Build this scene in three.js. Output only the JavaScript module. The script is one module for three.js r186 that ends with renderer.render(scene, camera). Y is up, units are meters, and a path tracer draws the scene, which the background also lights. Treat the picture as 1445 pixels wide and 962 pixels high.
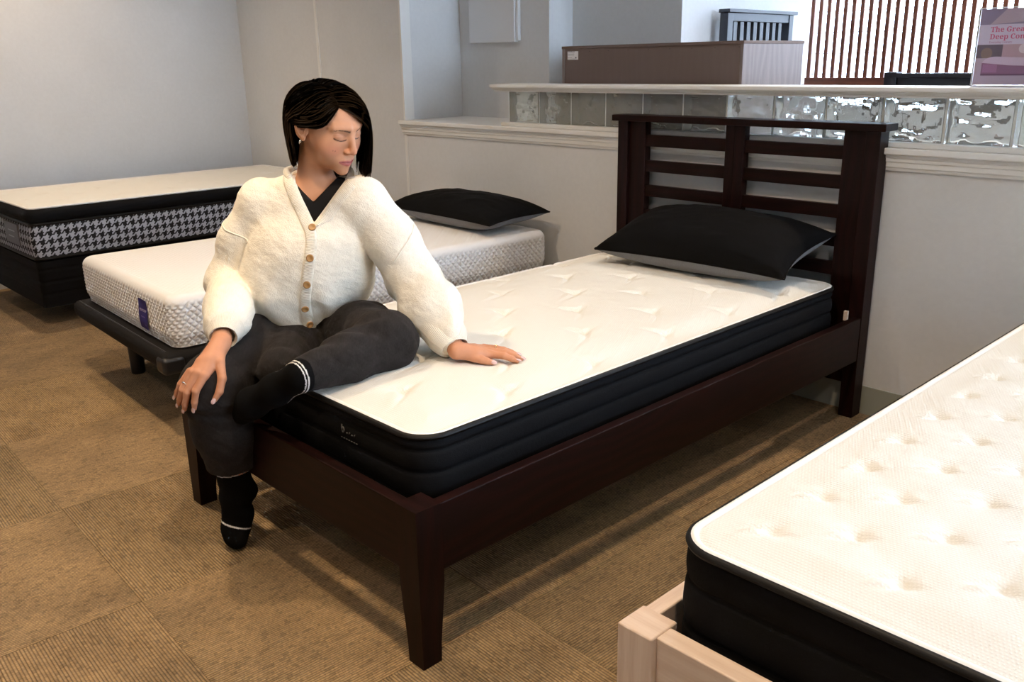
import * as THREE from 'three';
import { RoundedBoxGeometry } from 'three/addons/geometries/RoundedBoxGeometry.js';
import { mergeGeometries, mergeVertices, toCreasedNormals } from 'three/addons/utils/BufferGeometryUtils.js';
import { FontLoader } from 'three/addons/loaders/FontLoader.js';
import { TextGeometry } from 'three/addons/geometries/TextGeometry.js';

const scene = new THREE.Scene();
const camera = new THREE.PerspectiveCamera(42.23, 1445 / 962, 0.05, 60);
const D2R = Math.PI / 180;
camera.position.set(1.2653, 1.2125, 0.9323);
camera.rotation.set(-17.461 * D2R, 46.427 * D2R, -1.002 * D2R, 'YXZ');
scene.add(camera);

// daylight behind the window screen (a bright overcast sky)
scene.background = new THREE.Color().setRGB(0.62, 0.78, 1.0);
scene.backgroundIntensity = 18.0;

const renderer = new THREE.WebGLRenderer({ antialias: true });
renderer.toneMapping = THREE.LinearToneMapping;
renderer.toneMappingExposure = 1.0;
renderer.shadowMap.enabled = true;

// recessed ceiling lamps: [x, z, target x, target z, candela, half angle, where]
const CEIL = 2.75;
const LAMP_COLOUR = new THREE.Color().setRGB(1.0, 0.765, 0.515);
const LAMPS = [
  [0.42, 0.12, -0.2, -0.35, 10.5, 0.95, 'between the dark bed and the pale bed'],
  [2.10, 1.00, 0.0, 0.0, 5, 0.95, 'beyond the far side of the pale bed'],
  [-1.45, 0.15, -1.7, -0.3, 12.2, 0.95, 'over the foot of the diamond-quilted mattress'],
  [-3.70, -0.50, -3.7, -0.6, 10, 1.15, 'over the houndstooth mattress'],
  [0.30, -2.50, 0.2, -2.5, 11, 1.0, 'behind the glass-block partition'],
  [-1.60, 1.90, -1.6, 1.8, 15, 0.55, 'over the open carpet before the middle bed'],
  [-0.15, 1.70, -0.5, 0.5, 5.5, 0.90, 'over the open carpet before the dark bed'],
];
// ---------------------------------------------------------------- helpers
function rng(seed) { let a = seed >>> 0; return () => { a = (a + 0x6D2B79F5) | 0; let t = Math.imul(a ^ (a >>> 15), 1 | a); t = (t + Math.imul(t ^ (t >>> 7), 61 | t)) ^ t; return ((t ^ (t >>> 14)) >>> 0) / 4294967296; }; }
const clamp = (x, a, b) => x < a ? a : x > b ? b : x;
const lerp = (a, b, t) => a + (b - a) * t;
const sstep = (a, b, x) => { const t = clamp((x - a) / (b - a), 0, 1); return t * t * (3 - 2 * t); };
const HASH = (() => { const r = rng(7), t = new Float32Array(4096); for (let i = 0; i < 4096; i++) t[i] = r(); return t; })();
const h3 = (i, j, k) => HASH[(Math.imul(i, 73856093) ^ Math.imul(j, 19349663) ^ Math.imul(k, 83492791)) & 4095];
function noise(x, y, z = 0) {   // value noise, 0..1
  const i = Math.floor(x), j = Math.floor(y), k = Math.floor(z); let u = x - i, v = y - j, w = z - k;
  u = u * u * (3 - 2 * u); v = v * v * (3 - 2 * v); w = w * w * (3 - 2 * w);
  const a = lerp(lerp(h3(i, j, k), h3(i + 1, j, k), u), lerp(h3(i, j + 1, k), h3(i + 1, j + 1, k), u), v);
  const b = lerp(lerp(h3(i, j, k + 1), h3(i + 1, j, k + 1), u), lerp(h3(i, j + 1, k + 1), h3(i + 1, j + 1, k + 1), u), v);
  return lerp(a, b, w);
}
const fbm = (x, y, z = 0) => 0.53 * noise(x, y, z) + 0.27 * noise(x * 2.1 + 5, y * 2.1 + 3, z * 2.1) + 0.2 * noise(x * 4.3 + 9, y * 4.3 + 1, z * 4.3);

const taken = {};
function numbered(n) { taken[n] = (taken[n] ?? -1) + 1; return taken[n] ? `${n}_${String(taken[n]).padStart(3, '0')}` : n; }
function finish(m) { m.castShadow = true; m.receiveShadow = true; return m; }
function obj(name, geo, mat, parent = scene) {
  if (Array.isArray(geo)) geo = merge(geo);
  const m = finish(new THREE.Mesh(geo, mat)); m.name = parent === scene ? numbered(name) : name; parent.add(m); return m;
}
function merge(list) {
  const a = list.map((g) => { g = g.index ? g.toNonIndexed() : g; for (const k of Object.keys(g.attributes)) if (!['position', 'normal', 'uv'].includes(k)) g.deleteAttribute(k); if (!g.attributes.uv) g.setAttribute('uv', new THREE.BufferAttribute(new Float32Array(g.attributes.position.count * 2), 2)); return g; });
  return mergeGeometries(a);
}
function thing(name, label, category, pos = [0, 0, 0], turn = 0, group) {
  const o = new THREE.Group(); o.name = numbered(name); o.position.set(...pos); o.rotation.y = turn; o.userData = { label, category }; if (group) o.userData.group = group; scene.add(o); return o;
}
function struct(name, geo, mat) { const m = geo ? obj(name, geo, mat) : (() => { const g = new THREE.Group(); g.name = numbered(name); scene.add(g); return g; })(); m.userData.kind = 'structure'; return m; }

// box from min to max with rounded edges; uv in metres, u runs along the grain axis
function boxUV(g, grain = 'x') {
  g = g.index ? g.toNonIndexed() : g; const p = g.attributes.position, n = p.count, uv = new Float32Array(n * 2); const A = { x: 0, y: 1, z: 2 }[grain];
  const v = [new THREE.Vector3(), new THREE.Vector3(), new THREE.Vector3()], e1 = new THREE.Vector3(), e2 = new THREE.Vector3();
  for (let t = 0; t < n; t += 3) {
    for (let k = 0; k < 3; k++) v[k].fromBufferAttribute(p, t + k);
    e1.subVectors(v[1], v[0]); e2.subVectors(v[2], v[0]); e1.cross(e2); const q = [Math.abs(e1.x), Math.abs(e1.y), Math.abs(e1.z)]; const d = q[0] > q[1] ? (q[0] > q[2] ? 0 : 2) : (q[1] > q[2] ? 1 : 2);
    let ax = [0, 1, 2].filter((i) => i !== d); if (ax[1] === A) ax = [ax[1], ax[0]];
    for (let k = 0; k < 3; k++) { const c = v[k].toArray(); uv[(t + k) * 2] = c[ax[0]] + d * 0.37; uv[(t + k) * 2 + 1] = c[ax[1]] + d * 0.21; }
  }
  g.setAttribute('uv', new THREE.BufferAttribute(uv, 2)); return g;
}
function bx(x0, x1, y0, y1, z0, z1, r = 0.002, grain, seg = 1) {
  const w = x1 - x0, h = y1 - y0, d = z1 - z0, g = r > 0 ? new RoundedBoxGeometry(w, h, d, seg, Math.min(r, w / 2.01, h / 2.01, d / 2.01)) : new THREE.BoxGeometry(w, h, d);
  g.translate((x0 + x1) / 2, (y0 + y1) / 2, (z0 + z1) / 2);
  grain ??= w >= h && w >= d ? 'x' : h >= d ? 'y' : 'z'; return boxUV(g, grain);
}
function prism(pts, y0, y1) { // pts: [x,z] outline, vertical prism
  const s = new THREE.Shape(pts.map(([x, z]) => new THREE.Vector2(x, -z))); const g = new THREE.ExtrudeGeometry(s, { depth: y1 - y0, bevelEnabled: false }); g.rotateX(-Math.PI / 2); g.translate(0, y0, 0); return boxUV(g, 'y');
}
function tube(pts, r, seg = 8, rad = 8, closed = false) { const c = new THREE.CatmullRomCurve3(pts.map((p) => new THREE.Vector3(...p)), closed, 'centripetal'), g = new THREE.TubeGeometry(c, seg, r, rad, closed), L = c.getLength(), uv = g.attributes.uv; for (let i = 0; i < uv.count; i++) uv.setXY(i, uv.getX(i) * L, uv.getY(i) * 6.283 * r); return g; }
function gridGeo(nu, nv, f, wrapU = false) { // f(i/nu, j/nv) -> [x,y,z,u,v]
  const P = [], UV = [], I = [];
  for (let j = 0; j <= nv; j++) for (let i = 0; i <= nu; i++) { const q = f(i / nu, j / nv, i, j); P.push(q[0], q[1], q[2]); UV.push(q[3] ?? i / nu, q[4] ?? j / nv); }
  const w = nu + 1; for (let j = 0; j < nv; j++) for (let i = 0; i < nu; i++) { const a = j * w + i; I.push(a, a + 1, a + w, a + 1, a + w + 1, a + w); }
  const g = new THREE.BufferGeometry(); g.setAttribute('position', new THREE.Float32BufferAttribute(P, 3)); g.setAttribute('uv', new THREE.Float32BufferAttribute(UV, 2)); g.setIndex(I); g.computeVertexNormals();
  if (wrapU) { const n = g.attributes.normal; for (let j = 0; j <= nv; j++) { const a = j * w, b = a + nu; for (const c of ['X', 'Y', 'Z']) { const m = (n['get' + c](a) + n['get' + c](b)) / 2; n['set' + c](a, m); n['set' + c](b, m); } } }
  return g;
}
// ---------------------------------------------------------------- textures
function dataTex(w, h, f, srgb = true) { // f(x, y) -> [r,g,b] 0..255 or a number
  const d = new Uint8Array(w * h * 4); for (let y = 0; y < h; y++) for (let x = 0; x < w; x++) { const c = f(x, y), o = (y * w + x) * 4; if (typeof c === 'number') d[o] = d[o + 1] = d[o + 2] = clamp(c, 0, 255); else { d[o] = clamp(c[0], 0, 255); d[o + 1] = clamp(c[1], 0, 255); d[o + 2] = clamp(c[2], 0, 255); } d[o + 3] = 255; }
  const t = new THREE.DataTexture(d, w, h); t.wrapS = t.wrapT = THREE.RepeatWrapping; t.magFilter = THREE.LinearFilter; t.minFilter = THREE.LinearMipmapLinearFilter; t.generateMipmaps = true; if (srgb) t.colorSpace = THREE.SRGBColorSpace; t.needsUpdate = true; return t;
}
function rep(t, u, v) { t.repeat.set(u, v); return t; }
// tileable value noise
function tnoise(x, y, px, py, s = 0) { const i = Math.floor(x), j = Math.floor(y); let u = x - i, v = y - j; u = u * u * (3 - 2 * u); v = v * v * (3 - 2 * v); const a = (i % px + px) % px, b = (a + 1) % px, c = (j % py + py) % py, d = (c + 1) % py; return lerp(lerp(h3(a, c, s), h3(b, c, s), u), lerp(h3(a, d, s), h3(b, d, s), u), v); }

function woodTex(base, dark, seed, contrast) { // grain along u; one repeat = 1 m x 0.5 m
  return rep(dataTex(1024, 512, (x, y) => {
    const u = x / 1024, v = y / 512;
    const warp = 2.2 * tnoise(u * 3, v * 4, 3, 4, seed) + 0.6 * tnoise(u * 8, v * 10, 8, 10, seed + 1);
    const ring = 0.5 + 0.5 * Math.sin((v * 14 + warp) * 6.283);
    const fib = tnoise(u * 24, v * 256, 24, 256, seed + 2), pore = tnoise(u * 60, v * 512, 60, 512, seed + 3) > 0.82 ? 1 : 0;
    const t = clamp(contrast * (0.5 * ring + 0.5 * fib) + 0.12 * pore, 0, 1); return [0, 1, 2].map((k) => lerp(base[k], dark[k], t));
  }), 1, 2);
}
const fineBump = rep(dataTex(256, 256, (x, y) => 90 + 80 * tnoise(x / 2, y / 2, 128, 128, 3) + 60 * tnoise(x / 8, y / 8, 32, 32, 4), false), 6, 6);
// ---------------------------------------------------------------- materials
const std = (o) => new THREE.MeshStandardMaterial(o), phys = (o) => new THREE.MeshPhysicalMaterial(o);
const lin = (r, g, b) => new THREE.Color().setRGB(r, g, b);
const paintTex = rep(dataTex(256, 256, (x, y) => { const n = 4 * tnoise(x / 3, y / 3, 85, 85, 11) + 4 * tnoise(x / 32, y / 32, 8, 8, 12); return [236 + n, 236 + n, 235 + n]; }), 1, 1);
const wallBump = rep(dataTex(256, 256, (x, y) => 128 + 70 * (tnoise(x / 3, y / 3, 85, 85, 21) - 0.5) + 60 * (tnoise(x / 9, y / 9, 28, 28, 22) - 0.5), false), 3, 3);
const M = {
  wall: std({ map: paintTex, color: lin(0.74, 0.74, 0.74), roughness: 0.75, bumpMap: wallBump, bumpScale: 0.0006 }),
  trim: std({ color: lin(0.74, 0.73, 0.70), roughness: 0.45 }),
  ceiling: std({ color: lin(0.72, 0.71, 0.69), roughness: 0.9 }),
  vinyl: std({ color: lin(0.30, 0.31, 0.26), roughness: 0.5 }),
  espresso: phys({ map: woodTex([36, 13, 10], [15, 5, 4], 31, 0.9), roughness: 0.45, specularIntensity: 0.28, bumpMap: fineBump, bumpScale: 0.0001 }),
  blond: phys({ map: woodTex([232, 210, 190], [214, 186, 162], 41, 0.8), roughness: 0.5, clearcoat: 0.15, clearcoatRoughness: 0.4 }),
  slatWood: std({ map: woodTex([128, 72, 48], [86, 44, 30], 51, 0.9), roughness: 0.5 }),
  taupe: std({ map: woodTex([106, 90, 83], [97, 81, 75], 61, 0.35), roughness: 0.7 }),
  greyWood: std({ map: woodTex([128, 116, 112], [104, 92, 89], 65, 0.8), roughness: 0.5 }),
  blackFabric: phys({ color: lin(0.0045, 0.0045, 0.005), roughness: 0.8, specularIntensity: 0.25, bumpMap: fineBump, bumpScale: 0.0006 }),
  blackPipe: phys({ color: lin(0.006, 0.0056, 0.0054), roughness: 0.5, specularIntensity: 0.5 }),
  blackMetal: std({ color: lin(0.008, 0.008, 0.009), roughness: 0.4, metalness: 0.2 }),
  base: phys({ color: lin(0.0085, 0.0075, 0.007), roughness: 0.75, specularIntensity: 0.3, bumpMap: fineBump, bumpScale: 0.0008 }),
  leather: std({ color: lin(0.008, 0.008, 0.009), roughness: 0.4 }),
  plastic: std({ color: lin(0.7, 0.7, 0.7), roughness: 0.4 }),
};
// carpet: striated loop pile, yarns of several browns; one texture = one tile
function carpetTex(seed) {
  const r = rng(seed), N = 1024, ribs = 92, tone = new Float32Array(ribs * 160); for (let i = 0; i < ribs; i++) { let cur = r(); const run = () => 1 + Math.floor(r() * 3); let left = run(); for (let k = 0; k < 160; k++) { if (left-- <= 0) { cur = r(); left = run(); } tone[i * 160 + k] = cur; } }
  const hmap = new Uint8Array(N * N), q = r() * 50;
  const col = dataTex(N, N, (x, y) => {
    const f = y / N * ribs, i = Math.floor(f) % ribs, w = f - Math.floor(f); const rib = Math.sin(w * Math.PI);
    const t = tone[i * 160 + Math.floor((x / N * 160 + i * 7.3) % 160)], loop = noise(x / 3.2 + q, i * 7.7), big = noise(x / 170 + q, y / 120, 3);
    let v = 0.62 + 0.24 * rib + 0.16 * (loop - 0.5) + 0.14 * (big - 0.5); if (t < 0.14) v *= 0.88; else if (t > 0.8) v *= 1.06; if (w < 0.12) v *= 0.80;
    hmap[y * N + x] = clamp(rib * 190 + loop * 60, 0, 255); return [198 * v, 164 * v, 119 * v];
  });
  const bump = dataTex(N, N, (x, y) => hmap[y * N + x], false); return { map: col, bumpMap: bump, bumpScale: 0.003, roughness: 0.95, color: 0xffffff };
}
const carpetMats = [101, 202, 303].map((s) => std(carpetTex(s)));
carpetMats.forEach((m, i) => m.color.setRGB(...[[0.84, 0.84, 0.84], [0.92, 0.91, 0.9], [0.78, 0.79, 0.79]][i]));
// ---------------------------------------------------------------- the room
// floor of carpet tiles laid quarter-turned
const XL = -4.44, XR = 4.6, ZF = 4.4, ZB = -3.76;
const floor = struct('floor', bx(XL - 0.2, XR + 0.2, -0.2, -0.006, ZB - 0.3, ZF + 0.2, 0), std({ color: lin(0.06, 0.05, 0.04), roughness: 0.95 }));
{
  const ty = -2.135 * D2R, ts = 0.6306, tx = -0.6794, tz = 0.3194, g = new RoundedBoxGeometry(ts - 0.0005, 0.012, ts - 0.0005, 1, 0.0008), uv = g.attributes.uv, p = g.attributes.position;
  for (let i = 0; i < p.count; i++) uv.setXY(i, p.getX(i) / ts + 0.5, p.getZ(i) / ts + 0.5);
  const r = rng(5);
  for (let i = -7; i < 10; i++) for (let j = -7; j < 8; j++) {
    const x = tx + ts * ((i + 0.5) * Math.cos(ty) + (j + 0.5) * Math.sin(ty)), z = tz + ts * (-(i + 0.5) * Math.sin(ty) + (j + 0.5) * Math.cos(ty));
    if (x < XL - 0.15 || x > XR + 0.15 || z > ZF + 0.15 || z < ZB - 0.1) continue;
    const m = obj('carpet_tile', g, carpetMats[Math.floor(r() * 3)], floor); m.position.set(x, -0.006, z); m.rotation.y = ty + ((i + j) & 1 ? Math.PI / 2 : 0) + (r() < 0.5 ? Math.PI : 0);
  }
}
struct('ceiling', bx(XL - 0.2, XR + 0.2, CEIL, CEIL + 0.15, ZB - 0.3, ZF + 0.2, 0), M.ceiling);
// wall frame: the partition runs along W(s), turned by -0.9 degrees
const WY = -0.899 * D2R, WX = -1.8416, WZ = -2.0144;
const wallGroup = (g) => { g.translate(0, 0, 0); g.applyMatrix4(new THREE.Matrix4().makeRotationY(WY).setPosition(WX, 0, WZ)); return g; };
const wb = (s0, s1, y0, y1, d0, d1, r = 0) => wallGroup(bx(s0, s1, y0, y1, d0, d1, r, 'x'));
struct('wall_left', bx(XL - 0.15, XL, 0, CEIL, ZB - 0.2, ZF, 0), M.wall);
struct('wall_right', [bx(XR, XR + 0.15, 0, 0.95, ZB - 0.2, ZF, 0), bx(XR, XR + 0.15, 2.5, CEIL, ZB - 0.2, ZF, 0), bx(XR, XR + 0.15, 0.95, 2.5, ZB - 0.2, -3.5, 0), bx(XR, XR + 0.15, 0.95, 2.5, -0.6, ZF, 0)], M.wall);
struct('wall_front', bx(XL, XR, 0, CEIL, ZF, ZF + 0.15, 0), M.wall);
// full-height wall left of the low partition: two panels with a joint strip
struct('wall_back', wb(-2.75, -0.812, 0, CEIL, -0.05, 0), M.wall);
struct('trim_1', wb(-1.64, -1.615, 0, CEIL, -0.01, 0.004, 0.002), M.trim);
struct('trim_2', wb(-0.815, -0.800, 0, CEIL, -0.06, 0.002, 0.002), M.trim);
// stepped walls behind the partition
struct('wall_niche', bx(XL, -2.66, 0, CEIL, -3.96, -2.085, 0), M.wall);
struct('wall_alcove', bx(-2.66, -1.977, 0, CEIL, -3.96, -2.446, 0), M.wall);
struct('wall_column', bx(-1.977, -1.3, 0, CEIL, -3.96, -2.62, 0), M.wall);
// low partition with moulded ledge, glass blocks and cap
const part = struct('wall_partition', null);
const S0 = -0.80, S1 = 3.6, GL = 0, GT = 1.0875, GB = 0.9485;
obj('low_wall', wb(S0, S1, 0, 0.915, -0.115, 0), M.wall, part); obj('ledge_base', wb(S0, 0.02, 0, 0.915, -0.42, -0.116), M.wall, part); obj('ledge_top', wb(S0, 0.03, 0.915, 0.931, -0.42, -0.10), M.trim, part);
obj('corner_strip', wb(S0 - 0.003, S0 + 0.008, 0, 0.86, -0.02, 0.003, 0.001), M.trim, part);
{ // ledge moulding: profile swept along the wall
  const prof = [[0, 0.858], [0.008, 0.858], [0.010, 0.866], [0.014, 0.870], [0.014, 0.884], [0.018, 0.888], [0.018, 0.896], [0.022, 0.900], [0.022, 0.908], [0.034, 0.911], [0.036, 0.914], [0.036, 0.928], [0.034, 0.931], [-0.115, 0.931], [-0.115, 0.9], [0, 0.9]];
  const sh = new THREE.Shape(prof.map(([a, b]) => new THREE.Vector2(a, b))), g = new THREE.ExtrudeGeometry(sh, { depth: S1 - S0 + 0.025, bevelEnabled: false }); // x=depth out, y, z=along
  g.rotateY(Math.PI / 2); g.scale(1, 1, -1); { const ix = g.attributes.position; const a = ix.array; for (let i = 0; i < a.length; i += 9) for (let k = 0; k < 3; k++) { const t = a[i + 3 + k]; a[i + 3 + k] = a[i + 6 + k]; a[i + 6 + k] = t; } g.computeVertexNormals(); }
  g.translate(S0 - 0.02, 0, 0); const m = g; wallGroup(m); const t = obj('ledge_moulding', boxUV(m, 'x'), M.trim, part);
  obj('glass_sill', wb(GL - 0.03, S1, 0.931, GB, -0.12, 0.012, 0.003), M.trim, part);
  const c2 = [[-0.115, GT], [0.022, GT], [0.024, GT + 0.006], [0.034, GT + 0.010], [0.040, GT + 0.016], [0.050, GT + 0.018], [0.052, GT + 0.022], [0.052, GT + 0.030], [0.050, GT + 0.033], [-0.13, GT + 0.033]];
  const s2 = new THREE.Shape(c2.map(([a, b]) => new THREE.Vector2(a, b))), g2 = new THREE.ExtrudeGeometry(s2, { depth: S1 - GL + 0.06, bevelEnabled: false });
  g2.rotateY(Math.PI / 2); g2.scale(1, 1, -1); { const a = g2.attributes.position.array; for (let i = 0; i < a.length; i += 9) for (let k = 0; k < 3; k++) { const q = a[i + 3 + k]; a[i + 3 + k] = a[i + 6 + k]; a[i + 6 + k] = q; } g2.computeVertexNormals(); }
  g2.translate(GL - 0.06, 0, 0); wallGroup(g2); obj('cap_moulding', boxUV(g2, 'x'), M.trim, part);
}
// glass blocks
const glassMat = phys({ color: lin(0.94, 0.98, 0.96), roughness: 0.03, transmission: 0.82, thickness: 0.02, ior: 1.5, attenuationColor: lin(0.82, 0.93, 0.88), attenuationDistance: 0.4 });
const mortar = std({ color: lin(0.72, 0.74, 0.74), roughness: 0.4 });
function glassBlock(seed) {
  const w = 0.190, h = GT - GB - 0.002, d = 0.08, q = seed * 13.7, nu = 36, nv = 26, parts = [];
  const wave = (a, b, k) => { const e = sstep(0.10, 0.17, Math.min(a, 1 - a)) * sstep(0.04, 0.12, Math.min(b, 1 - b)); return e * (0.017 * (fbm(a * 3.6 + q, b * 2.8 + k * 9, k) - 0.5) + 0.003 * Math.sin((a * 2 + b * 3 + noise(a * 3, b * 3, q) * 2) * 4)); };
  const rib = (a) => { const t = Math.min(a, 1 - a); return t < 0.10 ? -0.0025 * (0.5 - 0.5 * Math.cos(t / 0.10 * 6.283 * 2)) : 0; };
  for (const k of [0, 1]) { const g = gridGeo(nu, nv, (a, b) => { const edge = a === 0 || a === 1 || b === 0 || b === 1; return [(k ? -1 : 1) * (a - 0.5) * w, (b - 0.5) * h, (k ? -1 : 1) * (d / 2 + (edge ? 0 : wave(a, b, k) + rib(a)))]; }); parts.push(g); }
  for (const s of [-1, 1]) { parts.push(gridGeo(1, nv, (a, b) => [s * w / 2, (b - 0.5) * h, -s * (a - 0.5) * d])); parts.push(gridGeo(nu, 1, (a, b) => [(a - 0.5) * w, s * h / 2, -s * (b - 0.5) * d])); }
  return mergeVertices(merge(parts.map((g) => { g.deleteAttribute('uv'); return g; })), 1e-5);
}
{
  const gs = [1, 2, 3, 4, 5].map((s) => { const g = glassBlock(s); g.computeVertexNormals(); return toCreasedNormals(g, 0.9); }), m = new THREE.Matrix4();
  for (let i = 0; i < 18; i++) {
    const b = obj('glass_block', gs[(i * 2) % 5], glassMat, part); b.applyMatrix4(m.makeTranslation(0.2 * i + 0.1, (GT + GB) / 2, -0.055)); b.applyMatrix4(m.makeRotationY(WY).setPosition(WX, 0, WZ));
    if (i) obj('joint', wb(0.2 * i - 0.0045, 0.2 * i + 0.0045, GB, GT, -0.088, -0.020), mortar, part);
  }
  obj('joint', wb(-0.006, 0.0025, GB, GT, -0.09, -0.018, 0.001), mortar, part);
}
struct('baseboard_back', wb(-2.6, S1, 0, 0.1045, 0, 0.006, 0.002), M.vinyl);
// window wall
const WB = 1.075, WT = 2.45, W0 = -1.27, W1 = 4.2;
struct('wall_window', [bx(-1.3, XR, 0, WB, ZB - 0.2, ZB, 0), bx(-1.3, XR, WT, CEIL, ZB - 0.2, ZB, 0), bx(W1, XR, WB, WT, ZB - 0.2, ZB, 0)], M.wall);
{
  const win = struct('window_1', null), fr = std({ color: lin(0.45, 0.5, 0.55), roughness: 0.5 });
  obj('window_frame', [bx(W0 - 0.03, W1, WB, WB + 0.02, ZB - 0.14, ZB - 0.09), bx(W0 - 0.03, W1, WT - 0.03, WT, ZB - 0.14, ZB - 0.09)], fr, win);
  obj('pane', bx(W0 - 0.03, W1, WB, WT, ZB - 0.122, ZB - 0.120, 0), phys({ color: 0xffffff, transmission: 1, thickness: 0, roughness: 0.02 }), win);
  for (let k = 0; k < 12; k++) obj('glazing_bar', bx(W0 - 0.03, W1, 1.232 + (k - 1) * 0.108, 1.237 + (k - 1) * 0.108, ZB - 0.115, ZB - 0.105, 0), fr, win);
  const w2 = struct('window_2', null); obj('pane', bx(XR + 0.06, XR + 0.064, 0.95, 2.5, -3.5, -0.6, 0), phys({ color: 0xffffff, transmission: 1, thickness: 0, roughness: 0.02 }), w2); for (let k = 0; k < 4; k++) obj('window_frame', bx(XR + 0.03, XR + 0.09, 0.95, 2.5, -3.5 + k * 0.953, -3.46 + k * 0.953, 0.002), fr, w2);
  const scr = thing('slat_screen', 'brown wooden screen of narrow vertical slats across the bright window', 'window screen', [W0, WB, ZB]);
  obj('bottom_rail', bx(0, W1 - W0, -0.01, 0.035, -0.005, 0.03, 0.002), M.slatWood, scr);
  obj('top_rail', bx(0, W1 - W0, WT - WB - 0.06, WT - WB, -0.005, 0.03, 0.002), M.slatWood, scr);
  const g = bx(-0.0102, 0.0102, 0.03, WT - WB - 0.05, 0.004, 0.016, 0.0015);
  for (let k = 0; k < 119; k++) { const s = obj('slat', g, M.slatWood, scr); s.position.x = 0.012 + k * 0.0458; }
}
// recessed lamps
{
  const glow = std({ color: 0x000000, emissive: LAMP_COLOUR, emissiveIntensity: 6 }), ring = std({ color: lin(0.75, 0.74, 0.72), roughness: 0.4 });
  const rg = new THREE.LatheGeometry([[0.045, 0], [0.07, 0], [0.072, 0.004], [0.066, 0.008], [0.05, 0.008], [0.046, 0.004], [0.045, 0]].map(([a, b]) => new THREE.Vector2(a, -b)), 32), dg = new THREE.CylinderGeometry(0.046, 0.046, 0.004, 32);
  LAMPS.forEach(([x, z, tx, tz, I, ang, where], i) => {
    const t = thing('ceiling_downlight', 'round recessed ceiling lamp ' + where, 'ceiling lamp', [x, CEIL, z], 0, 'recessed lamps in the ceiling');
    obj('trim_ring', rg, ring, t); const d = obj('lamp_disc', dg, glow, t); d.position.y = -0.002;
    const s = new THREE.SpotLight(LAMP_COLOUR, I, 0, ang, 0.7, 2); s.name = 'beam'; s.position.set(0, -0.014, 0); s.target.position.set(tx - x, -CEIL, tz - z); s.castShadow = true; s.shadow.mapSize.set(1024, 1024); s.shadow.radius = 2; t.add(s); t.add(s.target); s.target.name = 'beam_aim';
  });
}
// ---------------------------------------------------------------- soft goods
// outline of a rounded rectangle, N points, inset by d; local box x 0..w, z 0..l
function roundRect(w, l, r, nS, nL, nC) { // returns sampler (i, inset) -> [x, z, nx, nz], count
  const seg = [];
  const add = (n, f) => { for (let k = 0; k < n; k++) seg.push(f(k / n)); };
  const E = [[0, 0, 1], [1, 0, 1], [1, 1, 1], [0, 1, 1]];
  // start at (r,0) going +x, then +z, -x, -z
  add(nS, (t) => ({ e: 0, t })); add(nC, (t) => ({ c: 1, a: -Math.PI / 2 + t * Math.PI / 2 })); add(nL, (t) => ({ e: 1, t })); add(nC, (t) => ({ c: 2, a: t * Math.PI / 2 })); add(nS, (t) => ({ e: 2, t })); add(nC, (t) => ({ c: 3, a: Math.PI / 2 + t * Math.PI / 2 })); add(nL, (t) => ({ e: 3, t })); add(nC, (t) => ({ c: 0, a: Math.PI + t * Math.PI / 2 }));
  const f = (i, d = 0) => {
    const s = seg[i % seg.length], W = w - 2 * d, L = l - 2 * d, R = Math.min(Math.max(r - d, 0.0005), W / 2, L / 2);
    let x, z, nx, nz;
    if (s.e !== undefined) { if (s.e === 0) { x = lerp(R, W - R, s.t); z = 0; nx = 0; nz = -1; } else if (s.e === 1) { x = W; z = lerp(R, L - R, s.t); nx = 1; nz = 0; } else if (s.e === 2) { x = lerp(W - R, R, s.t); z = L; nx = 0; nz = 1; } else { x = 0; z = lerp(L - R, R, s.t); nx = -1; nz = 0; } }
    else { const cx = s.c === 1 || s.c === 2 ? W - R : R, cz = s.c === 2 || s.c === 3 ? L - R : R; nx = Math.cos(s.a); nz = Math.sin(s.a); x = cx + R * nx; z = cz + R * nz; }
    return [x + d, z + d, nx, nz];
  };
  f.w = w; f.l = l; f.n = seg.length; f.len = (() => { const a = [0]; for (let i = 1; i <= seg.length; i++) { const p = f(i - 1), q = f(i); a.push(a[i - 1] + Math.hypot(q[0] - p[0], q[1] - p[1])); } return a; })();
  return f;
}
// side band: rows of [y, outset]; extra(perimeter metres, y) adds relief
function band(rr, rows, extra) { const n = rr.n, w = rr(0, 0), W = rr.w / 2, L = rr.l / 2; return face(gridGeo(n, rows.length - 1, (a, b, i, j) => { const [x, z, nx, nz] = rr(i), [y, o] = rows[j], e = o + (extra ? extra(rr.len[i], y) : 0); return [x + nx * e, y, z + nz * e, rr.len[i], y]; }, true), (x, y, z, a, b, c) => (x - W) * a / W + (z - L) * c / L); }
function topSheet(rr, w, insets, height, up = 1) { const g = face(gridGeo(rr.n, insets.length - 1, (a, b, i, j) => { const d = insets[j], [x, z] = rr(i % rr.n, d); return [x, height(x, z, d), z, x, z]; }, true), (x, y, z, a, b) => b * up), n = g.attributes.normal; for (let i = n.count - rr.n - 1; i < n.count; i++) n.setXYZ(i, 0, up, 0); return g; }
function face(g, f) { const p = g.attributes.position, n = g.attributes.normal; let s = 0; for (let i = 0; i < p.count; i += 7) s += Math.sign(f(p.getX(i), p.getY(i), p.getZ(i), n.getX(i), n.getY(i), n.getZ(i))); return s < 0 ? flip(g) : g; }
function flip(g) { const ix = g.index.array; for (let i = 0; i < ix.length; i += 3) { const t = ix[i + 1]; ix[i + 1] = ix[i + 2]; ix[i + 2] = t; } g.computeVertexNormals(); return g; }
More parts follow.
